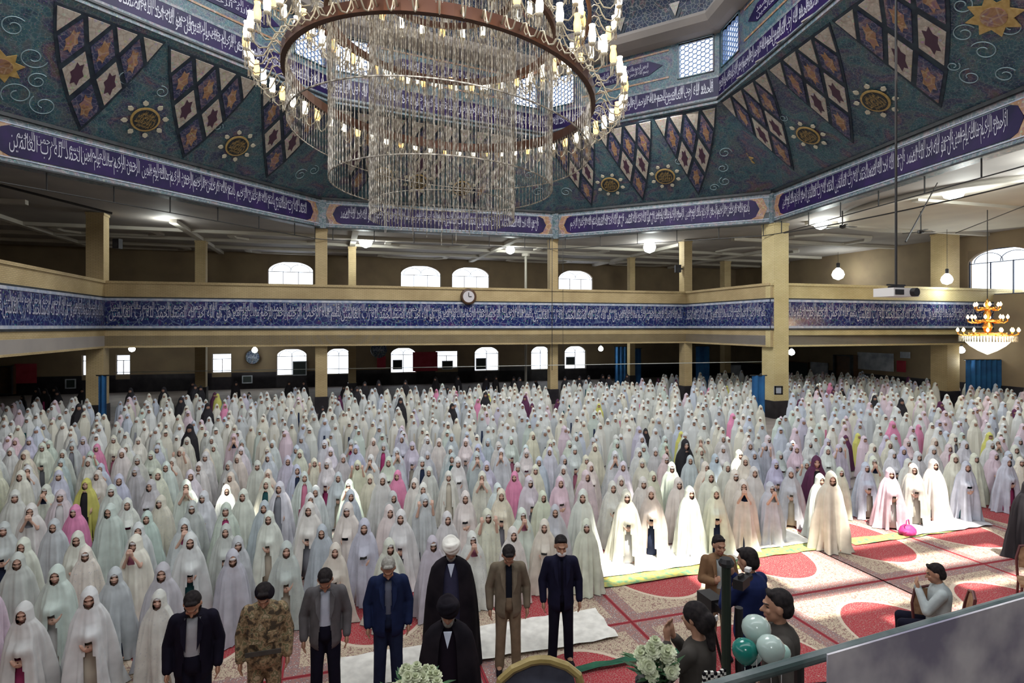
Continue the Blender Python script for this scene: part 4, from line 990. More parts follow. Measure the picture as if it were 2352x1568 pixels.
# body in local space, facing -Y; s = height/1.75; returns the joints
def joints(H, bow=.0, arms='down', lean=0, yaw=0, seated=False):
    s = H/1.75; J = dict(s=s)
    R = Matrix.Rotation(yaw, 3, 'Z') @ rotx(bow); J['R'] = R
    J['pel'] = Vector((0,.0,.93))*s; J['neck'] = Vector((0,.02-lean,1.47))*s
    J['head'] = J['neck'] + (Matrix.Rotation(yaw,3,'Z') @ rotx(bow*.75) @ Vector((0,-.02,.155)))*s
    for q, k in ((1,'R'),(-1,'L')):
        J['sh'+k] = Vector((q*.175,.015-lean,1.395))*s; J['hip'+k] = Vector((q*.085,0,.92))*s
        J['kn'+k] = Vector((q*.10,-.02,.5))*s; J['an'+k] = Vector((q*.115,.02,.085))*s; J['toe'+k] = Vector((q*.135,-.15,.04))*s
        if seated: J['kn'+k] = Vector((q*.13,-.42,.9))*s; J['an'+k] = Vector((q*.13,-.40,.46))*s; J['toe'+k] = Vector((q*.14,-.56,.42))*s
        if arms == 'down': J['el'+k] = Vector((q*.255,.03-lean,1.13))*s; J['wr'+k] = Vector((q*.25,-.06-lean,.88))*s; J['hd'+k] = Vector((0,-.25,-1))
        elif arms == 'clasp': J['el'+k] = Vector((q*.25,.0,1.12))*s; J['wr'+k] = Vector((q*.085,-.24,1.02))*s; J['hd'+k] = Vector((-q*.8,-.3,-.35))
        elif arms == 'low': J['el'+k] = Vector((q*.24,.02,1.12))*s; J['wr'+k] = Vector((q*.11,-.22,.90))*s; J['hd'+k] = Vector((-q*.6,-.2,-.6))
        elif arms == 'up': J['el'+k] = Vector((q*.25,-.13,1.22))*s; J['wr'+k] = Vector((q*.17,-.2,1.46))*s; J['hd'+k] = Vector((-q*.05,.1,1))
        elif arms == 'open': J['el'+k] = Vector((q*.24,-.02,1.13))*s; J['wr'+k] = Vector((q*.12,-.30,1.2))*s; J['hd'+k] = Vector((-q*.1,-.6,.6))
        elif arms == 'face': J['el'+k] = Vector((q*.22,-.16,1.16))*s; J['wr'+k] = Vector((q*.05,-.23,1.38))*s; J['hd'+k] = Vector((-q*.2,-.2,1))
    return J
def body_mesh(J, name, skinm='skin', vox=.0085, fem=False, feet=True, headk=1.0):
    mb = MB(); s = J['s']; hs = s*headk
    head(mb, J['head'], J['R'], hs*1.02, fem)
    capsule(mb, J['neck']-Zu*.04*s, J['head']-J['R'] @ Vector((0,-.01,.06))*s, .052*s, .05*s)
    capsule(mb, J['neck']-Zu*.13*s, J['pel']+Zu*.12*s, .115*s, .10*s, 12, ((1,0,0),1.32)); capsule(mb, J['pel']+Zu*.05*s, J['pel']-Zu*.02*s, .11*s, .10*s, 12, ((1,0,0),1.35))
    capsule(mb, J['neck']-Zu*.03*s, J['neck']-Zu*.10*s, .06*s, .10*s, 10, ((1,0,0),1.2))
    for k, q in (('R',1),('L',-1)):
        capsule(mb, J['sh'+k], J['el'+k], .05*s, .04*s); capsule(mb, J['el'+k], J['wr'+k], .039*s, .026*s)
        capsule(mb, J['neck']-Zu*.07*s, J['sh'+k], .06*s, .055*s)
        side = Vector((0,-1,0)) if abs(J['hd'+k].normalized().z) > .8 and J['hd'+k].z < 0 else (Vector((-q,0,0)) if J['hd'+k].z > .7 else Vector((0,0,1)))
        hand(mb, J['wr'+k], J['hd'+k], side, Vector((-q,0,0)) if J['hd'+k].z < -.8 else Vector((0,1,0)), s*1.05)
        capsule(mb, J['hip'+k], J['kn'+k], .085*s, .055*s); capsule(mb, J['kn'+k], J['an'+k], .052*s, .035*s)
        capsule(mb, J['an'+k]-Zu*.03*s, J['toe'+k], .04*s, .032*s)
    return voxel(mb, name, vox, [M[skinm], M['eye'], M['lips']], face_assign(J['head'], J['R'], hs*1.02, fem), 2)
# --- chador: draped surface with a face opening and an optional front slit
def chador_mesh(H, style, seed, headc):
    k = H/1.35; rr = random.Random(seed); seg, nz = 76, 40
    prof = [(0,.305,.255,.02),(.08,.285,.24,.02),(.3,.265,.215,.01),(.5,.232,.185,0),(.62,.21,.165,0),(.70,.19,.148,.005),(.755,.162,.13,.01),(.80,.132,.114,.0),(.83,.106,.107,-.005),(.88,.094,.112,-.003),(.93,.086,.106,0),(.965,.064,.082,.003),(.99,.03,.04,.005),(1.0,.004,.005,.005)]
    def pf(t):
        for a, b in zip(prof, prof[1:]):
            if a[0] <= t <= b[0]+1e-9: q = (t-a[0])/(b[0]-a[0]); return [a[i]+(b[i]-a[i])*q for i in (1,2,3)]
        return prof[-1][1:]
    ph = [rr.uniform(0,6.28) for _ in range(6)]; sway = rr.uniform(-.02,.02); flare = rr.uniform(.9,1.12)
    vs = []; fs = []; ts = [i*.035 for i in range(22)] + [.77+.0065*i for i in range(30)] + [.968,.98,.99,.997,1.0]
    for t in ts:
        rx, ry, cy = pf(t); fa = max(0, (.84-t))**.75*.46; fl = 1+(flare-1)*max(0,.8-t)/.8
        for j in range(seg):
            a = -PI/2 + 2*PI*j/seg; w = fa*(.5*math.sin(5*a+ph[0]+t*2)+.55*(.55-abs(math.sin(5.5*a+ph[1]-t*1.6)))+.5*(.5-abs(math.sin(8.5*a+ph[2]+t))))*1.25
            df = abs((j/seg+.5)%1-.5)*2                    # 0 at the front
            bump = 0
            if style in ('clasp','slit') and t < .66: bump = .075*math.exp(-((t-.60)/.07)**2)*max(0,1-df*3.2) + .02*max(0,1-df*3)
            if style == 'face' : bump = .085*math.exp(-((t-.76)/.09)**2)*max(0,1-df*3.0)
            if style == 'wide': w += .12*math.exp(-((t-.70)/.12)**2)*abs(math.cos(a))**3
            x = rx*fl*(1+w)*math.cos(a)*k; y = (ry*fl*(1+w)+bump)*math.sin(a)*k + cy*k + (headc.y*.9 if t > .79 else headc.y*.9*max(0,(t-.62)/.17))
            vs.append((x + sway*(1-t), y, H*t))
    n = len(ts)
    for i in range(n-1):
        t = (ts[i]+ts[i+1])/2
        for j in range(seg):
            d = ((j+.5)/seg+.5)%1-.5; ad = abs(d)*2*PI
            if t > .80 and (ad/.60)**2 + ((t-.878)/.060)**2 < 1: continue        # face opening
            if style == 'slit' and t < .57 and ad < .16+.30*(.57-t): continue
            if style == 'clasp' and .55 < t < .60 and ad < .24: continue
            if style == 'face' and .70 < t < .80 and ad < .34: continue
            if style == 'open' and t < .80 and ad < .28+.22*(.8-t): continue
            fs.append((i*seg+j, i*seg+(j+1)%seg, (i+1)*seg+(j+1)%seg, (i+1)*seg+j))
    me = bpy.data.meshes.new('chador'); me.from_pydata(vs, [], fs); me.materials.append(M['chador']); me.polygons.foreach_set('use_smooth', [True]*len(fs)); me.update(); return me
def dress_mesh(H):
    k = H/1.35; prof = [(.2,.035),(.175,.3),(.16,.6),(.165,.85),(.16,.95),(.10,1.03),(.055,1.06)]
    mb = MB(); mb.lathe([(r*k, z*k) for r, z in prof], 20); mb.v = [(x, y*.74, z) for x, y, z in mb.v]; return mb.mesh('dress', M['dress'], True)
styles = ['plain','slit','clasp','face','open','plain','slit','wide']
VAR = []
for i, st_ in enumerate(styles):
    H = 1.35; bow = (.12,.35,.2,.3,.1,.45,.15,.25)[i]
    arm = {'plain':'low','slit':'low','clasp':'low','face':'face','open':'down','wide':'up'}[st_]
    J = joints(H, bow, arm); Hh = H*.895
    J['head'] = Vector((0,-.012-.03*bow,Hh)); J['neck'] = Vector((0,.012,H*.815))
    for q in ('R','L'):
        J['sh'+q] = Vector((J['sh'+q].x*.70, .015, H*.76)); J['el'+q].x *= .70 if arm == 'low' else .66
        if st_ in ('wide',): J['el'+q].x *= 1.25
        if arm in ('low','face'): J['wr'+q].x *= .8; J['wr'+q].y = min(J['wr'+q].y, -.165 if arm == 'low' else -.19)
        if arm == 'down': J['wr'+q].x *= .62; J['wr'+q].y = -.13
        if st_ == 'plain': J['wr'+q].y = -.085; J['wr'+q].x *= .7; J['hd'+q] = Vector((0,-.1,-1)); J['el'+q].y = .03
    J['pel'].y = .02
    b = body_mesh(J, 'person_body', 'skin', .0078, fem=True, headk=1.27)
    ch = [chador_mesh(H, st_, 11+i*3+q, J['head']) for q in range(3)]
    hb = None
    s = J['s']*1.2
    mbh = MB(); mbh.T = Matrix.Translation(J['head']) @ J['R'].to_4x4()
    mbh.lathe([(.084*s,.026*s),(.088*s,.036*s),(.087*s,.058*s),(.078*s,.066*s)], 20); mbh.v = [tuple(mbh.T @ Vector(((mbh.T.inverted() @ Vector(p)).x*.93, (mbh.T.inverted() @ Vector(p)).y*1.08-.002, (mbh.T.inverted() @ Vector(p)).z))) for p in mbh.v]
    hb = mbh.mesh('headband', M['dress'], True)
    VAR.append((st_, b, ch, dress_mesh(H), hb))
SD = {'plain':'chador held closed','slit':'chador parted over a darker skirt','clasp':'chador, hands clasped at the waist','face':'chador, hands raised under the chin','open':'chador open over a dress','wide':'chador, hands lifted beside the face'}
TINT = [('white',(.70,.72,.71)),('cream',(.72,.70,.60)),('pale grey',(.52,.55,.57)),('pale blue',(.56,.61,.70)),('ivory',(.76,.75,.68)),('pale pink',(.70,.57,.64)),('off-white',(.64,.66,.62)),('lavender',(.58,.55,.66)),('pale green',(.58,.66,.60))]
STRONG = {'pink':(.75,.28,.45),'yellow':(.62,.60,.16),'black':(.015,.013,.018),'plum':(.10,.02,.07)}
DR = [('white',(.7,.7,.7)),('navy',(.01,.02,.06)),('pink',(.65,.22,.34)),('grey',(.25,.26,.30)),('magenta',(.45,.05,.18)),('cream',(.6,.55,.45)),('dark teal',(.01,.08,.09))]
ORD = ['','first','second','third','fourth','fifth','sixth','seventh','eighth','ninth','tenth','eleventh','twelfth','thirteenth','fourteenth','fifteenth','sixteenth','seventeenth','eighteenth','nineteenth','twentieth']
def ordn(n):
    if n <= 20: return ORD[n]
    t = ['','','twenty','thirty','forty','fifty'][n//10]; return (t[:-1]+'ieth') if n % 10 == 0 else t+'-'+ORD[n % 10]
def girl(x, y, H, vi, tint, drs, yaw, label, group, ci=0, pat=0., band=True, lab_tint=None):
    st_, b, chs, d, hb = VAR[vi]; sc = H/1.35
    r = bpy.data.objects.new('person', b); COL.objects.link(r); r.location = (x,y,.03); r.rotation_euler = (0,0,yaw); r.scale = (sc,)*3
    tag(r, label, 'person', group)
    for nm, me, c in (('chador', chs[ci], tint), ('dress', d, drs)) + ((('headband', hb, (.75,.74,.74)),) if band else ()):
        o = bpy.data.objects.new(nm, me); COL.objects.link(o); o.parent = r; o.color = (*c, pat if nm == 'chador' else 0)
    return r
# positions of the crowd: rows run along u, counted from the front
ROW0, DV, DU = 8.55, .93, .74
cols = [(P1+off,.7),(P2+off,.7),(P3+Vector((.3,.3,0)),1.0),(A1,.8),(A2,.8),(Vector((25.9,34.9,0)),.9)] + [(uv(u,41),.6) for u in (-8,1.2,22.3,31)]
people = []
special = {}
for r in range(31):
    v = ROW0+DV*r; u = -24; row = []
    while u < 37:
        u += DU*(rnd.uniform(.86,1.14)); vv = v+rnd.uniform(-.25,.25); p = uv(u, vv)
        if p.y < 3: continue
        px, py = proj((p.x,p.y,0)); hx, hy = proj((p.x,p.y,1.3))
        if px < -60 or px > 2412 or hy > 1600: continue
        if u > 4.35 and vv < 10.3: continue                           # open carpet
        if not (-21.3 < u < 36.8) or vv > 46.8 or (vv > 33.3 and u < 20.5 and rnd.random() < .55): continue
        if any((p-c[0]).length < c[1]+.25 for c in cols): continue
        if any(abs(px-c_) < w_ and y0_ < p.y < y1_ for c_, w_, y0_, y1_ in ((1782,34,23.5,30.5),(733,22,26.5,32),(1276,18,29.5,36),(243,30,23.5,29),(1577,16,31,38),(2188,30,29,35))): continue
        if u < -10.7 and p.y > 30.5 and rnd.random() < .9: continue
        if vv > 34.5 and rnd.random() < .55: continue
        if -1.6 < u < 4.4 and vv < 8.95: continue
        if row and (row[-1][2]-p).length < .55 or any((q[2]-p).length < .56 for q in (people[-1] if people else ())): continue
        row.append((u, vv, p, px))
    people.append(row)
flat_list = []
for r, row in enumerate(people):
    for i, (u, vv, p, px) in enumerate(row): flat_list.append((p.y, r, i, u, vv, p, px))
flat_list.sort(key=lambda t: t[0]); near = flat_list[:292]; far = flat_list[292:]
# overrides by picture place (feet row, column): strong colours the photograph shows
ov = [(215,1250,'yellow','black',1.35),(165,1330,'pink','grey',1.3),(1880,1165,'plum','black',1.6),(1190,1180,'pink','white',1.3),(245,1110,'pink','white',1.3),(940,1170,'pink','white',1.3),(320,1370,'white','dark teal',1.35),(2060,1050,'black','black',1.6),(1470,1060,'black','black',1.6),(1555,1110,'black','black',1.6)]
def tint_for(px, py, rr):
    w = [4,3,2,1.2,2.5,.6,3,.2,.5]
    if px > 1750: w[5] += 3.5; w[7] += 1.3; w[3] += 2
    if 1300 < px < 1800 and py > 1150: w[1] += 6; w[4] += 4
    if 550 < px < 900 and 1050 < py < 1300: w[3] += 2
    if px < 200: w[5] += 1
    return rr.choices(range(len(TINT)), w)[0]
used_ov = set(); seen = set()
for (yy, r, i, u, vv, p, px) in near:
    py = proj(p)[1]; rr = random.Random(r*1000+i); ti = tint_for(px, py, rr); tn_, tc_ = TINT[ti]; dn, dcv = DR[rr.choices(range(len(DR)), [5,2,1.2,3,.8,3,.6])[0]]; H = rr.uniform(1.26,1.44); vi = rr.choices(range(8), [4,2,3,2,1.3,4,2,.8])[0]
    if r >= 2 and u > 4.3 and vv < 11.2: H = rr.uniform(1.32,1.5)
    for k, (ox, oy, c1, c2, hh) in enumerate(ov):
        if k not in used_ov and abs(px-ox) < 30 and abs(py-oy) < 40:
            used_ov.add(k); tn_ = c1; tc_ = STRONG.get(c1) or dict(TINT)[c1]; dn = c2; dcv = STRONG.get(c2) or dict(DR)[c2]; H = hh; vi = 4 if c1 != 'pink' else 0
    st_ = styles[vi]; nrow = sum(1 for q in people[r] if q[3] < px)+1
    tc_ = tuple(min(.85, c*rr.uniform(.93,1.07)) for c in tc_)
    desc = {'plain':'held closed','slit':'parted over %s skirt' % dn,'clasp':'with hands clasped','face':'with hands raised','open':'open over %s dress' % dn,'wide':'with arms lifted'}[st_]
    lab = 'girl in %s chador %s, %s from left in %s row' % (tn_, desc, ordn(nrow), ordn(r+1))
    yaw = TH*.35 + math.atan2(p.x, p.y)*-.5 + rr.uniform(-.25,.25)
    girl(p.x, p.y, H, vi, tc_, dcv, yaw, lab, 'girls in chadors standing in prayer rows', rr.randrange(3), 1. if rr.random() < .3 else 0., rr.random() < .45)
# the rest of the rows, too many to name
def far_crowd():
    import itertools
    vs = []; fs = []; col = []
    seg = 14; prof = [(0,.29,.24),(.3,.235,.2),(.55,.21,.17),(.70,.19,.145),(.80,.128,.115),(.86,.10,.108),(.94,.08,.1),(.985,.035,.05),(1.0,.005,.005)]
    for (yy, r, i, u, vv, p, px) in far:
        rr = random.Random(r*1000+i); py = proj(p)[1]; ti = tint_for(px, py, rr); c = TINT[ti][1]; q = rr.random(); H = rr.uniform(1.12,1.48)
        if q < .012: c = STRONG['pink']
        elif q < .016: c = STRONG['yellow']
        elif q < .03 or (vv > 33.3 and u < 20.5 and rr.random() < .93): c = STRONG['black']; H = rr.choice((1.2,1.58,1.62))
        elif q < .045: c = STRONG['plum']
        k = H/1.35; f = rr.uniform(.85,1.0); c = tuple(x*f for x in c); ya = TH*.35+math.atan2(p.x,p.y)*-.5+rr.uniform(-.35,.35); ca, sa = math.cos(ya), math.sin(ya)
        n0 = len(vs); ph = rr.uniform(0,6)
        def put(x, y, z): vs.append((p.x+x*ca-y*sa, p.y+x*sa+y*ca, z+.03))
        for t, rx, ry in prof:
            for j in range(seg):
                a = 2*PI*j/seg; w = 1+(.13 if j % 2 else -.15)*min(.55,max(0,.86-t)*1.6)*(1+.5*math.sin(3*a+ph))+.06*math.sin(2*a+ph); put(rx*w*math.cos(a)*k, ry*w*math.sin(a)*k, H*t)
        for m_ in range(len(prof)-1):
            for j in range(seg): fs.append((n0+m_*seg+j, n0+m_*seg+(j+1)%seg, n0+(m_+1)*seg+(j+1)%seg, n0+(m_+1)*seg+j)); col.append(c)
        fb = rr.uniform(-.01,.02); n1 = len(vs); zc_ = .885*H-fb; sk = (.36*f,.20*f,.14*f)
        for j in range(8): a = 2*PI*j/8; put(.054*k*math.cos(a), -.098*k-.006, zc_+.068*k*math.sin(a))
        put(0, -.128*k, zc_-.01)
        for j in range(8): fs.append((n1+j, n1+(j+1)%8, n1+8)); col.append(sk)
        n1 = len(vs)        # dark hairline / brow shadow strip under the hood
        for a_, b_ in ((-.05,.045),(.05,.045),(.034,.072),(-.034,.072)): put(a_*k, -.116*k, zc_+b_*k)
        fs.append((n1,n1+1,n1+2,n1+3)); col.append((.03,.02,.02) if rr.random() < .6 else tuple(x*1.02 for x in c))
        if rr.random() < .4:     # a glimpse of the dress or hands
            n1 = len(vs); dcol = DR[rr.choices(range(len(DR)), [3,2,1.5,3,1,3,.6])[0]][1]
            for a_, b_ in ((-.05,.12),(.05,.12),(.03,.6),(-.03,.6)): put(a_*k, -.245*k if b_ < .3 else -.19*k, b_*H)
            fs.append((n1,n1+1,n1+2,n1+3)); col.append(dcol)
    me = bpy.data.meshes.new('crowd'); me.from_pydata(vs, [], fs); at_ = me.color_attributes.new('tint', 'FLOAT_COLOR', 'CORNER')
    data = []
    for f, c in zip(me.polygons, col): data += [c[0],c[1],c[2],1.]*f.loop_total
    at_.data.foreach_set('color', data); me.materials.append(M['crowd']); me.update()
    o = bpy.data.objects.new('crowd', me); COL.objects.link(o)
    tag(o, 'hundreds of girls in pale chadors filling the far rows of the hall', 'crowd', kind='stuff')
far_crowd()
print('people', len(near), len(far))

# --- men ---------------------------------------------------------------------------------
def cloth(name, color, c2=None, rough=.85):
    c2 = c2 or tuple(x*1.35 for x in color); return mat(name, rough=rough, spec=.12, build=noisy(color, c2, 7, 4, .15, 120))
def man(x, y, H, yaw, label, jacket, shirt, trousers, hair='hair', bow=.5, arms='down', beard=False, skin='skin_dark', z=.02, hat=None, mask=False, closed=False, hyaw=0, long=False, bulk=1.0, opening=.055, seated=False, group=None):
    J = joints(H, bow, arms, yaw=hyaw, seated=seated); s = J['s']
    o = link('person', body_mesh(J, 'person_body', skin, .0085, headk=1.1), label=label, cat='person', group=group); o.location = (x,y,z); o.rotation_euler = (0,0,yaw)
    g = bulk
    mb = MB()        # jacket: torso, skirt, sleeves, collar
    capsule(mb, J['neck']-Zu*.12*s, J['pel']+Zu*.10*s, .142*s*g, .135*s*g, 16, ((1,0,0),1.32))
    capsule(mb, J['pel']+Zu*.12*s, J['pel']-Zu*(.10 if not closed else .05)*s, .138*s*g, .148*s*g, 16, ((1,0,0),1.28))
    for k in 'RL':
        capsule(mb, J['neck']-Zu*.055*s, J['sh'+k], .06*s, .072*s); capsule(mb, J['sh'+k], J['el'+k], .074*s*g, .062*s*g); capsule(mb, J['el'+k], J['wr'+k]+(J['el'+k]-J['wr'+k])*.06, .062*s*g, .05*s*g)
    capsule(mb, J['neck']-Zu*.05*s, J['neck']+Zu*.0*s, .075*s, .062*s)
    zb = J['pel'].z-.16*s
    def cut(c):
        if closed: return False
        if c.z < zb-.02: return True
        zt = J['neck'].z-.02*s; t = (c.z-(J['pel'].z-.2*s))/(zt-(J['pel'].z-.2*s)); w = opening*(1.25 if t < .35 else 1)*s*(1+.25*max(0,t-.5))
        return c.y < -.02*s and abs(c.x) < w and c.z < zt
    jm = voxel(mb, 'jacket', .012, [jacket], None, 2, cut); link('jacket', jm, o)
    if not closed:
        lp = MB()        # lapels
        for q in (1,-1):
            zt = J['neck'].z-.03*s; ys = -.150*s*g
            lp.prism([(q*.055*s,-.085*s,zt+.02*s),(q*.115*s,-.115*s,zt-.06*s),(q*.10*s,ys-.012*s,zt-.2*s),(q*.055*s,ys-.02*s,zt-.32*s)][::q], (0,-.012*s,0))
        link('lapel', lp.mesh('lapel', jacket), o)
    mb = MB(); capsule(mb, J['neck']-Zu*.13*s, J['pel']+Zu*.08*s, .128*s*g, .118*s*g, 14, ((1,0,0),1.28)); capsule(mb, J['neck']-Zu*.06*s, J['neck']-Zu*.015*s, .07*s, .06*s)
    link('shirt', voxel(mb, 'shirt', .016, [shirt], None, 2), o)
    mb = MB(); capsule(mb, J['pel']+Zu*.07*s, J['pel']-Zu*.02*s, .124*s*g, .120*s*g, 14, ((1,0,0),1.32))
    for k in 'RL': capsule(mb, J['hip'+k], J['kn'+k], .098*s*g, .075*s*g); capsule(mb, J['kn'+k], J['an'+k]-Zu*.02*s, .075*s*g, .068*s*g)
    link('trousers', voxel(mb, 'trousers', .014, [trousers], None, 2), o)
    mb = MB()
    for k in 'RL': capsule(mb, J['an'+k]-Zu*.045*s+Vector((0,.03,0))*s, J['toe'+k]+Vector((0,-.01,.0)), .04*s, .036*s, 10, ((1,0,0),1.1))
    link('shoe', voxel(mb, 'shoe', .01, [M['black_cloth']], None, 1), o, label='dark shoes or socks')
    R = J['R']; hs0 = s; s = s*1.12; f = lambda a, b, c: J['head']+R @ Vector((a,b,c))*s
    if hair:
        mb = MB(); ellip(mb, f(0,.028,.050), (.081*s,.090*s,.080*s), R); ellip(mb, f(0,.055,.0), (.078*s,.062*s,.085*s), R); capsule(mb, f(-.035,-.045,.098), f(.035,-.045,.098), .020*s, .020*s)
        link('hair', voxel(mb, 'hair', .009, [M[hair]], None, 1), o)
    if beard:
        mb = MB(); ellip(mb, f(0,-.045,-.085), (.052*s,.05*s,.042*s), R); capsule(mb, f(-.058,-.01,-.04), f(-.03,-.06,-.09), .022*s, .024*s); capsule(mb, f(.058,-.01,-.04), f(.03,-.06,-.09), .022*s, .024*s); capsule(mb, f(-.02,-.095,-.046), f(.02,-.095,-.046), .008*s, .008*s)
        link('beard', voxel(mb, 'beard', .008, [M['hair'] if beard is True else M[beard]], None, 1), o)
    if mask:
        mb = MB(); ellip(mb, f(0,-.05,-.062), (.06*s,.056*s,.045*s), R); link('face_mask', voxel(mb, 'face_mask', .009, [M['white_plastic']], None, 1), o)
    return o, J
C_ = dict(black=cloth('black_suit',(.006,.005,.012)), navy=cloth('navy_suit',(.008,.014,.045)), grey=cloth('grey_suit',(.085,.08,.085)), taupe=cloth('taupe_suit',(.13,.105,.075)), blueblack=cloth('blue_black_suit',(.008,.008,.022)),
    tan=cloth('tan_jacket',(.15,.085,.045)), tshirt=cloth('blue_shirt',(.010,.016,.062)), white=cloth('pale_shirt',(.42,.46,.55),(.52,.56,.66)), pgrey=cloth('grey_shirt',(.32,.33,.36),(.42,.43,.46)), dark=cloth('dark_trousers',(.006,.006,.014)),
    beige=cloth('beige_trousers',(.16,.12,.08)), jean=cloth('dark_blue_jeans',(.01,.016,.04)), stripe=cloth('grey_striped_shirt',(.10,.11,.15)), vest=cloth('dark_vest',(.01,.012,.02)), olive=cloth('olive_shirt',(.05,.045,.04)), shirtlt=cloth('light_grey_shirt',(.30,.33,.33)))
def fl(px, Y): return ((px-1176)/F*Y, Y)
def yawto(x, y): return -math.atan2(x, y)      # face the camera
x, y = fl(445, 6.55); man(x, y, 1.76, yawto(x,y)*.5+.1, 'bearded man in black suit and grey shirt, head bowed, first of the front men', C_['black'], C_['pgrey'], C_['dark'], bow=.75, beard=True, bulk=1.06, opening=.075)
x, y = fl(608, 6.75); so, SJ = man(x, y, 1.76, yawto(x,y)*.5+.1, 'man in brown camouflage uniform, head bowed, beside the black suit', M['camo'], M['camo'], M['camo'], bow=.7, closed=True, bulk=1.08)
R = SJ['R']; s = SJ['s']; mb = MB(); ellip(mb, SJ['head']+R @ Vector((0,.02,.075))*s, (.10*s,.11*s,.05*s), R); ellip(mb, SJ['head']+R @ Vector((.07,.0,.06))*s, (.05*s,.08*s,.04*s), R)
link('beret', voxel(mb, 'beret', .01, [M['black_cloth']], None, 2), so, label='black beret')
MB().box((-.19*s,-.165*s,SJ['pel'].z+.03*s),(.19*s,-.150*s,SJ['pel'].z+.08*s)).build('belt', C_['olive'], so)
for q in (1,-1):
    MB().prism([(q*.05*s,-.158*s,1.22*s),(q*.15*s,-.150*s,1.22*s),(q*.15*s,-.155*s,1.1*s),(q*.05*s,-.165*s,1.1*s)][::-q], (0,-.012,0)).build('breast_pocket', M['camo'], so)
x, y = fl(748, 7.2); man(x, y, 1.76, yawto(x,y)*.5+.1, 'man in grey suit with pale blue shirt, head bowed low', C_['grey'], C_['white'], C_['dark'], bow=.85, bulk=1.02, opening=.06)
x, y = fl(892, 7.5); man(x, y, 1.76, yawto(x,y)*.5+.1, 'grey-haired man in navy jacket over striped shirt', C_['navy'], C_['stripe'], C_['jean'], hair='hair_grey', bow=.7, bulk=1.1, opening=.035)
x, y = fl(1167, 7.95); man(x, y, 1.76, yawto(x,y)*.5+.1, 'man in taupe suit over a dark vest, head bowed', C_['taupe'], C_['vest'], C_['beige'], bow=.8, bulk=.98, opening=.04)
x, y = fl(1288, 8.15); man(x, y, 1.76, yawto(x,y)*.5+.1, 'man in blue-black suit with white face mask at the end of the men', C_['blueblack'], C_['dark'], C_['dark'], hair='hair', bow=.25, mask=True, bulk=.98, opening=.02)
# clerics in robes
def cleric(x, y, H, yaw, label, turban_m, robe, inner, bow, tl_label, beardm=True):
    J = joints(H, bow, 'down'); s = J['s']
    for q in 'RL':
        g_ = -1 if q == 'R' else 1; J['sh'+q] += Vector((g_*.03,0,-.03)); J['el'+q] += Vector((g_*.05,-.02,0)); J['wr'+q] += Vector((g_*.08,-.02,0))
    o = link('person', body_mesh(J, 'person_body', 'skin_dark', .0085), label=label, cat='person'); o.location = (x,y,.02); o.rotation_euler = (0,0,yaw)
    def surf(name, prof, m, slit, amp, seg=56):
        vs = []; fs = []; n = len(prof)
        for i, (z, rx, ry) in enumerate(prof):
            for j in range(seg):
                a = -PI/2+2*PI*j/seg; w = amp*max(0,(1.35-z)/1.35)*(math.sin(7*a+1)+.6*math.sin(13*a+z*2)); vs.append((rx*(1+w)*math.cos(a)*s, (ry*(1+w)*math.sin(a)+.01)*s, z*s))
        for i in range(n-1):
            z = (prof[i][0]+prof[i+1][0])/2
            for j in range(seg):
                d = abs(((j+.5)/seg+.5)%1-.5)*2*PI
                if slit and d < slit(z): continue
                fs.append((i*seg+j, i*seg+(j+1)%seg, (i+1)*seg+(j+1)%seg, (i+1)*seg+j))
        me = bpy.data.meshes.new(name); me.from_pydata(vs, [], fs); me.materials.append(m); me.polygons.foreach_set('use_smooth', [True]*len(fs)); me.update(); return link(name, me, o)
    pr = lambda L: [(z, rx, ry) for z, rx, ry in L]
    base = [(.03,.40,.28),(.3,.385,.26),(.6,.37,.24),(.9,.35,.22),(1.1,.325,.20),(1.25,.295,.185),(1.36,.265,.165),(1.43,.21,.145),(1.475,.14,.115),(1.50,.085,.085)]
    surf('cloak', base, robe, lambda z: .30 if z > .5 else .36, .05)
    surf('inner_robe', [(.05,.22,.18),(.4,.21,.175),(.9,.2,.165),(1.2,.2,.155),(1.38,.17,.13),(1.46,.09,.08),(1.50,.058,.058)], inner, None, .03)
    R = J['R']; mb = MB()
    for k, (zz, rr_, tt) in enumerate(((.045,.098,.03),(.075,.102,.034),(.105,.096,.034),(.130,.078,.034))):
        pts = [J['head']+R @ (Vector((math.cos(a)*rr_*.95, math.sin(a)*rr_*1.08+.01, zz+.014*math.sin(a*2+k*1.4))))*s for a in [2*PI*q/22 for q in range(23)]]
        for a, b in zip(pts, pts[1:]): capsule(mb, a, b, tt*s, tt*s, 7)
    ellip(mb, J['head']+R @ Vector((0,.01,.12))*s, (.08*s,.09*s,.05*s), R)
    link('turban', voxel(mb, 'turban', .009, [turban_m], None, 2), o, label=tl_label)
    f = lambda a, b, c: J['head']+R @ Vector((a,b,c))*s
    mb = MB(); ellip(mb, f(0,-.05,-.095), (.055*s,.052*s,.055*s), R); capsule(mb, f(-.06,-.01,-.03), f(-.03,-.06,-.09), .022*s, .025*s); capsule(mb, f(.06,-.01,-.03), f(.03,-.06,-.09), .022*s, .025*s)
    link('beard', voxel(mb, 'beard', .009, [M['hair_grey'] if beardm else M['hair']], None, 1), o)
    MB().prism([(-.045*s,-.14*s,1.46*s),(.045*s,-.14*s,1.46*s),(.0,-.175*s,1.30*s)], (0,-.015,0)).build('collar', C_['white'], o)
x, y = fl(1036, 8.0); cleric(x, y, 1.78, yawto(x,y)*.5+.05, 'cleric in white turban and black cloak standing behind the leader', M['mat_white'], M['black_cloth'], cloth('slate_robe',(.03,.03,.06)), .45, 'white turban')
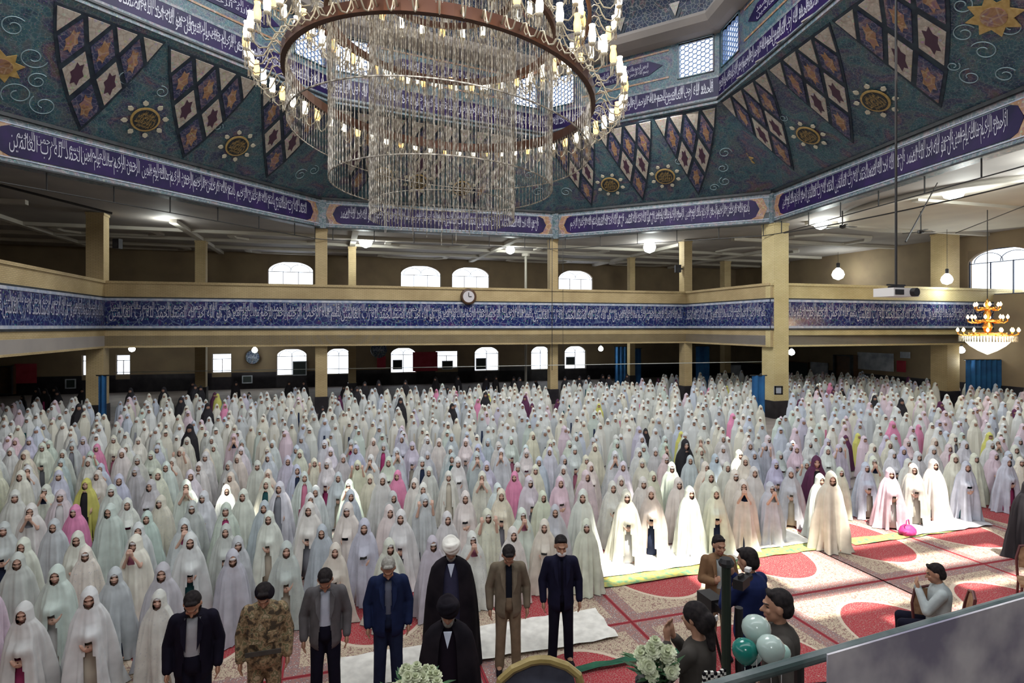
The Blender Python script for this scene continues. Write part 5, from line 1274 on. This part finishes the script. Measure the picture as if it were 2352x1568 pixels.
x, y = fl(1030, 6.35); cleric(x, y, 1.72, yawto(x,y)*.5, 'prayer leader in black turban and black cloak before the row of men', M['black_cloth'], M['black_cloth'], cloth('dark_robe',(.008,.005,.01)), .35, 'black turban')

# --- near people at the right, on a low platform behind the rail ---------------------------------
pf = empty('platform', (2.75,5.0,0), .12, label='low black platform under the men with the camera', cat='platform')
MB().box((-.75,-2.2,.72),(1.0,1.35,.78)).build('deck', M['black_cloth'], pf); MB().box((-.7,-2.15,0),(.95,1.3,.72)).build('base', M['black_cloth'], pf)
x, y = fl(1650, 8.3); to, TJ = man(x, y, 1.70, yawto(x,y)+.25, 'man in tan jacket with hands held together before his chest', C_['tan'], C_['shirtlt'], C_['beige'], bow=.15, arms='open', bulk=1.05, opening=.06, hyaw=.2)
x, y = fl(1722, 5.9); bo, BJ = man(x, y, 1.66, -2.5, 'man in dark blue shirt seen from behind holding a camera', C_['tshirt'], C_['tshirt'], C_['dark'], bow=.25, arms='face', closed=True, z=.79, bulk=1.05)
x, y = fl(1788, 4.75); man(x, y, 1.76, -1.85, 'dark-haired man behind the balloons, his face turned to the men with the camera', C_['olive'], C_['olive'], C_['dark'], bow=.1, closed=True, z=.79)
# camera held by the blue shirt man
p = at(1702,1338,5.5); cm_ = empty('video_camera', p, 2.4, label='black video camera held up by the man in the blue shirt', cat='camera'); cm_.scale = (.8,.8,.8)
MB().box((-.06,-.12,-.05),(.06,.1,.06)).build('body', M['metal_dark'], cm_); mb = MB(); mb.tube([(0,-.12,0),(0,-.24,0)], [.045,.055], 14); mb.build('lens', M['metal_dark'], cm_); MB().box((-.015,-.06,.06),(.015,.06,.10)).build('handle', M['metal_dark'], cm_)
MB().box((-.03,-.26,.07),(.03,-.18,.11)).build('light_head', M['white_plastic'], cm_)
# camera on tripod at its side
p = at(1632,1392,6.9); tp = empty('tripod', (p.x,p.y,.0), .3, label='black video tripod left of the man in the blue shirt', cat='tripod')
for k in range(3):
    a = 2*PI*k/3; MB().tube([(0,0,p.z-.12),(.35*math.cos(a),.35*math.sin(a),.02)], [.022,.014], 6).build('leg', M['metal_dark'], tp)
MB().tube([(0,0,p.z-.25),(0,0,p.z)], .03, 8).build('column', M['metal_dark'], tp); MB().box((-.09,-.14,p.z),(.09,.14,p.z+.14)).box((-.05,-.26,p.z+.03),(.05,-.14,p.z+.11)).build('camera_head', M['metal_dark'], tp)
MB().tube([(0,.1,p.z),(.05,.35,p.z-.15)], .012, 6).build('pan_handle', M['metal_dark'], tp)
# woman with dark hair and raised phone
def woman():
    x, y = fl(1600, 4.35); J = joints(1.62, .15, 'face'); s = J['s']
    o = link('person', body_mesh(J, 'person_body', 'skin_dark', .0085), label='woman with dark tied hair seen from behind below the flowers', cat='person'); o.location = (x,y,1.03); o.rotation_euler = (0,0,-2.3)
    mb = MB(); capsule(mb, J['neck']-Zu*.12*s, J['pel'], .13*s, .14*s, 14, ((1,0,0),1.3)); capsule(mb, J['pel'], J['pel']-Zu*.7*s, .15*s, .2*s, 14)
    for k in 'RL': capsule(mb, J['neck']-Zu*.055*s, J['sh'+k], .055*s, .062*s); capsule(mb, J['sh'+k], J['el'+k], .065*s, .055*s); capsule(mb, J['el'+k], J['wr'+k]+(J['el'+k]-J['wr'+k])*.15, .055*s, .045*s)
    link('coat', voxel(mb, 'coat', .013, [C_['olive']], None, 2), o)
    f = lambda a, b, c: J['head']+J['R'] @ Vector((a,b,c))*s; mb = MB()
    ellip(mb, f(0,.02,.03), (.09*s,.11*s,.1*s), J['R']); ellip(mb, f(0,.08,-.02), (.09*s,.08*s,.1*s), J['R']); capsule(mb, f(0,.11,-.03), f(.03,.13,-.2), .05*s, .03*s); ellip(mb, f(.02,.14,.0), (.05*s,.045*s,.06*s), J['R'])
    link('hair', voxel(mb, 'hair', .009, [M['hair']], None, 1), o); MB().box(tuple(f(-.03,.17,.0)), tuple(f(-.03,.17,.0)+Vector((.03,.012,.035)))).build('hair_clip', M['white_plastic'], o)
woman()
st2 = MB().box((-.5,-.5,0),(.5,.5,1.0)); st2o = empty('stand_box', (1.38,4.35,0), .1, label='dark step box under the woman with tied hair', cat='box'); st2.build('body', M['black_cloth'], st2o); MB().box((-.52,-.52,1.0),(.52,.52,1.03)).build('top', M['wood_dark'], st2o)
# balloons
def balloon(px, py, Y, r, m, label):
    p = at(px,py,Y); o = empty('balloon', p, rnd.uniform(0,1), label=label, cat='balloon')
    mb = MB().lathe([(.004,-1.2),(.05,-1.13),(.22,-.98),(.62,-.7),(.93,-.22),(1,.15),(.92,.52),(.68,.82),(.35,.99),(.02,1.04)], 22); mb.v = [(a*r,b*r,c*r) for a,b,c in mb.v]; mb.build('skin', m, o, smooth=True)
    k = MB().lathe([(.002,-1.16),(.06,-1.25),(.02,-1.27)], 8); k.v = [(a*r,b*r,c*r) for a,b,c in k.v]; k.build('knot', m, o); MB().tube([(0,0,-1.25*r),(.02,.01,-1.25*r-.35)], .002, 4).build('string', M['white_plastic'], o)
def bal(c): return mat('balloon', c, .18)
Mw, Mt = bal((.40,.50,.46)), bal((.01,.16,.13)); Mp = bal((.33,.52,.46))
balloon(1737, 1447, 3.0, .072, Mw, 'white balloon on top of the balloon cluster'); balloon(1711, 1497, 2.9, .062, Mt, 'dark teal balloon at the left of the cluster')
balloon(1770, 1492, 2.85, .066, Mw, 'pale balloon at the right of the cluster, beside the rail'); balloon(1795, 1500, 3.0, .045, Mp, 'small mint balloon tucked behind the pale one'); balloon(1728, 1505, 3.1, .05, Mw, 'pale balloon half hidden behind the teal one')
# seated man, brown chairs
def chair(x, y, yaw, label):
    o = empty('chair', (x,y,.02), yaw, label=label, cat='chair')
    MB().box((-.22,-.22,.42),(.22,.22,.47)).build('seat', M['brown_seat'], o)
    for a, b in ((-1,-1),(1,-1),(-1,1),(1,1)): MB().tube([(a*.2,b*.2,.43),(a*.22,b*.23,.0)], .018, 8).build('leg', M['chair_frame'], o)
    MB().tube([(-.21,.21,.45),(-.22,.26,.75),(-.17,.3,.95),(0,.31,1.0),(.17,.3,.95),(.22,.26,.75),(.21,.21,.45)], .02, 8).build('back_frame', M['chair_frame'], o)
    n = 8; MB().prism([(-.19,.25,.6),(.19,.25,.6),(.19,.29,.88),(.1,.3,.96),(-.1,.3,.96),(-.19,.29,.88)], (0,.02,0)).build('backrest', M['brown_seat'], o); return o
M['brown_seat'] = mat('brown_patterned_fabric', rough=.8, build=noisy((.20,.10,.05), (.34,.20,.11), 12)); M['chair_frame'] = mat('dark_red_frame', (.09,.02,.02), .35)
x, y = fl(2150, 8.3); chair(x+.10, y-.05, -2.05, 'dark framed chair under the seated man beside the barrier')
x2, y2 = fl(2262, 7.3); chair(x2, y2, -.35, 'brown patterned chair with curved back behind the barrier'); x3, y3 = fl(2225, 7.45); chair(x3-.0, y3+.55, -.3, 'second brown chair just beyond the curved one')
x3, y3 = fl(2380, 9.6); chair(x3, y3, -.6, 'pale green chair at the right edge of the carpets')
x, y = fl(2155, 8.15); man(x, y, 1.78, -2.05, 'seated man in pale grey shirt with hands at his face', C_['shirtlt'], C_['shirtlt'], C_['dark'], bow=.3, arms='face', closed=True, z=-.40, seated=True)
# black-chador woman at the right edge and tall cream woman in the front row
girl(*fl(2362,11.7), 1.62, 5, STRONG['black'], STRONG['black'], -.5, 'woman in black chador at the very right edge of the carpets', None, 0, 0, False)
girl(*fl(1908,12.25), 1.66, 5, (.76,.72,.60), (.6,.55,.45), -.2, 'tall woman in full cream chador, front row between the carpets', None, 1, 0, False)
# front rail and printed barrier
M['rail_green'] = mat('green_rail', rough=.35, build=noisy((.05,.08,.08), (.14,.17,.17), 6)); M['printed'] = mat('printed_vinyl', rough=.5, build=noisy((.24,.22,.30), (.66,.63,.66), 3.0))
ra, rb = at(1420,1640,2.35), at(2420,1352,3.1); br = empty('barrier', ra, label='grey printed balcony barrier with dark green top rail', cat='barrier')
d = rb-ra; ra2 = ra
MB().prism([Vector((0,-.05,.03))+d*.40, d+Vector((0,-.05,.03)), d+Vector((0,-.05,-1.9)), d*.40+Vector((0,-.05,-1.9))], (.0,.012,0)).build('printed_panel', M['printed'], br)
MB().tube([Vector(), d], .026, 12).build('top_rail', M['rail_green'], br); MB().tube([Vector((0,0,-.22)), d*.36+Vector((0,0,-.22))], .018, 8).build('lower_rail', M['metal_dark'], br)
for t in (.35,.62,.9): MB().tube([d*t, d*t+Vector((0,0,-1.9))], .022, 8).build('post', M['metal_dark'], br)
M['pole_green'] = mat('pole_green', (.02,.028,.02), .5, spec=.2); pp = at(1668,1290,3.2); po = empty('pole', (pp.x,pp.y,0), label='dark green metal pole rising beside the balloons', cat='pole')
MB().tube([(0,0,0),(0,0,pp.z)], .025, 10).build('shaft', M['pole_green'], po); MB().tube([(.09,0,0),(.07,0,pp.z-.25)], .022, 8).build('second_shaft', M['metal_dark'], po); MB().box((-.06,-.05,-.02),(.15,.05,.02)).build('foot', M['metal_dark'], po)
MB().lathe([(.038,pp.z-.02),(.045,pp.z),(.03,pp.z+.02)], 10).build('cap', M['metal_dark'], po)
sc_ = at(1640,1545,3.0); so_ = empty('scarf', sc_, .2, label='black and white checked scarf tied at the foot of the pole', cat='scarf')
mb = MB()
for i in range(9):
    for j in range(14): mb.box((-.06+i*.015, .01*math.sin(i), -.01-j*.015),(-.045+i*.015, .012+.01*math.sin(i), .005-j*.015), (i+j) % 2)
mb.build('cloth', [M['black_cloth'], M['mat_white']], so_)
# flower arrangements on stands
M['petal_white'] = mat('white_chrysanthemum', rough=.7, build=noisy((.50,.55,.36), (.70,.72,.55), 30)); M['leaf'] = mat('leaf_green', rough=.6, build=noisy((.01,.05,.015), (.03,.11,.03), 12))
def flowers(px, py, Y, spread, n, label, seed):
    p = at(px,py,Y); o = empty('flower_arrangement', (p.x,p.y,.02), label=label, cat='flowers'); rr = random.Random(seed); hz = p.z-.02
    MB().lathe([(.14,0),(.14,.02),(.02,.05),(.02,hz-.42),(.09,hz-.38),(.12,hz-.2),(.10,hz-.18)], 14).build('stand', M['metal_dark'], o)
    head_ = MB()
    for L in range(4):
        for k in range(9):
            a = 2*PI*k/9+L*.4; el = .15+L*.38; q = Vector((math.cos(a)*math.cos(el), math.sin(a)*math.cos(el), math.sin(el)))*.045; t = Vector((-math.sin(a),math.cos(a),0))*.014
            head_.add([tuple(q*.3-t), tuple(q*.3+t), tuple(q+t*.8), tuple(q*1.15), tuple(q-t*.8)], [(0,1,2,3,4)])
    ellip(head_, (0,0,0), (.036,.036,.032), seg=10); hm = head_.mesh('bloom', M['petal_white'], True)
    for k in range(n):
        a = rr.uniform(0,2*PI); r = spread*math.sqrt(rr.uniform(0,1)); q = Vector((r*math.cos(a), r*math.sin(a)*.7, hz-.1+.13*(1-r/spread)+rr.uniform(-.06,.06)))
        b = link('bloom', hm, o, Matrix.Translation(q) @ Matrix.Rotation(rr.uniform(0,1), 4, 'X') @ Matrix.Scale(rr.uniform(.85,1.2), 4))
        MB().tube([q, Vector((r*.2*math.cos(a), r*.2*math.sin(a), hz-.3))], .004, 4).build('stem', M['leaf'], o)
    lf = MB()
    for k in range(46):
        a = rr.uniform(0,2*PI); r = spread*rr.uniform(.3,1.25); z = hz-.16+rr.uniform(-.08,.12); c = Vector((r*math.cos(a), r*math.sin(a)*.7, z)); e = Vector((math.cos(a),math.sin(a),rr.uniform(-.2,.7))).normalized()*.07; t = Vector((-math.sin(a),math.cos(a),0))*.022
        lf.add([tuple(c-e), tuple(c+t), tuple(c+e), tuple(c-t)], [(0,1,2,3)])
    lf.build('foliage', M['leaf'], o)
flowers(1500, 1496, 3.9, .135, 24, 'white chrysanthemums on a tall stand beside the woman with tied hair', 3)
flowers(955, 1552, 4.8, .24, 24, 'white chrysanthemums in front of the prayer leader, cut by the bottom edge', 5)
# high-backed arched chair at the bottom edge
M['gold_wood'] = mat('yellow_wood', rough=.4, build=noisy((.26,.19,.06), (.38,.29,.11), 5))
x, y = fl(1240, 6.0); zt = CH-(1515-750)/F*6.0; ac = empty('armchair', (x,y,.02), .1, label='yellow wooden chair back with a pointed arch at the bottom edge', cat='chair')
arc = [(-.46,0,zt-.42),(-.40,0,zt-.2),(-.28,0,zt-.10),(-.10,0,zt-.03),(0,0,zt-.02),(.10,0,zt-.03),(.28,0,zt-.10),(.40,0,zt-.2),(.46,0,zt-.42)]
MB().tube([(-.46,0,.45)]+arc+[(.46,0,.45)], .045, 8).build('back_frame', M['gold_wood'], ac); MB().prism([(-.42,.03,.5),(.42,.03,.5)]+[(a*.9,.03,c-.04) for a, b, c in arc[::-1]], (0,.02,0)).build('backrest', C_['stripe'], ac)
MB().box((-.45,-.5,.40),(.45,.02,.48)).build('seat', C_['stripe'], ac)
for a, b in ((-.42,0),(.42,0),(-.42,-.46),(.42,-.46)): MB().tube([(a,b,0),(a,b,.42)], .03, 8).build('leg', M['gold_wood'], ac)
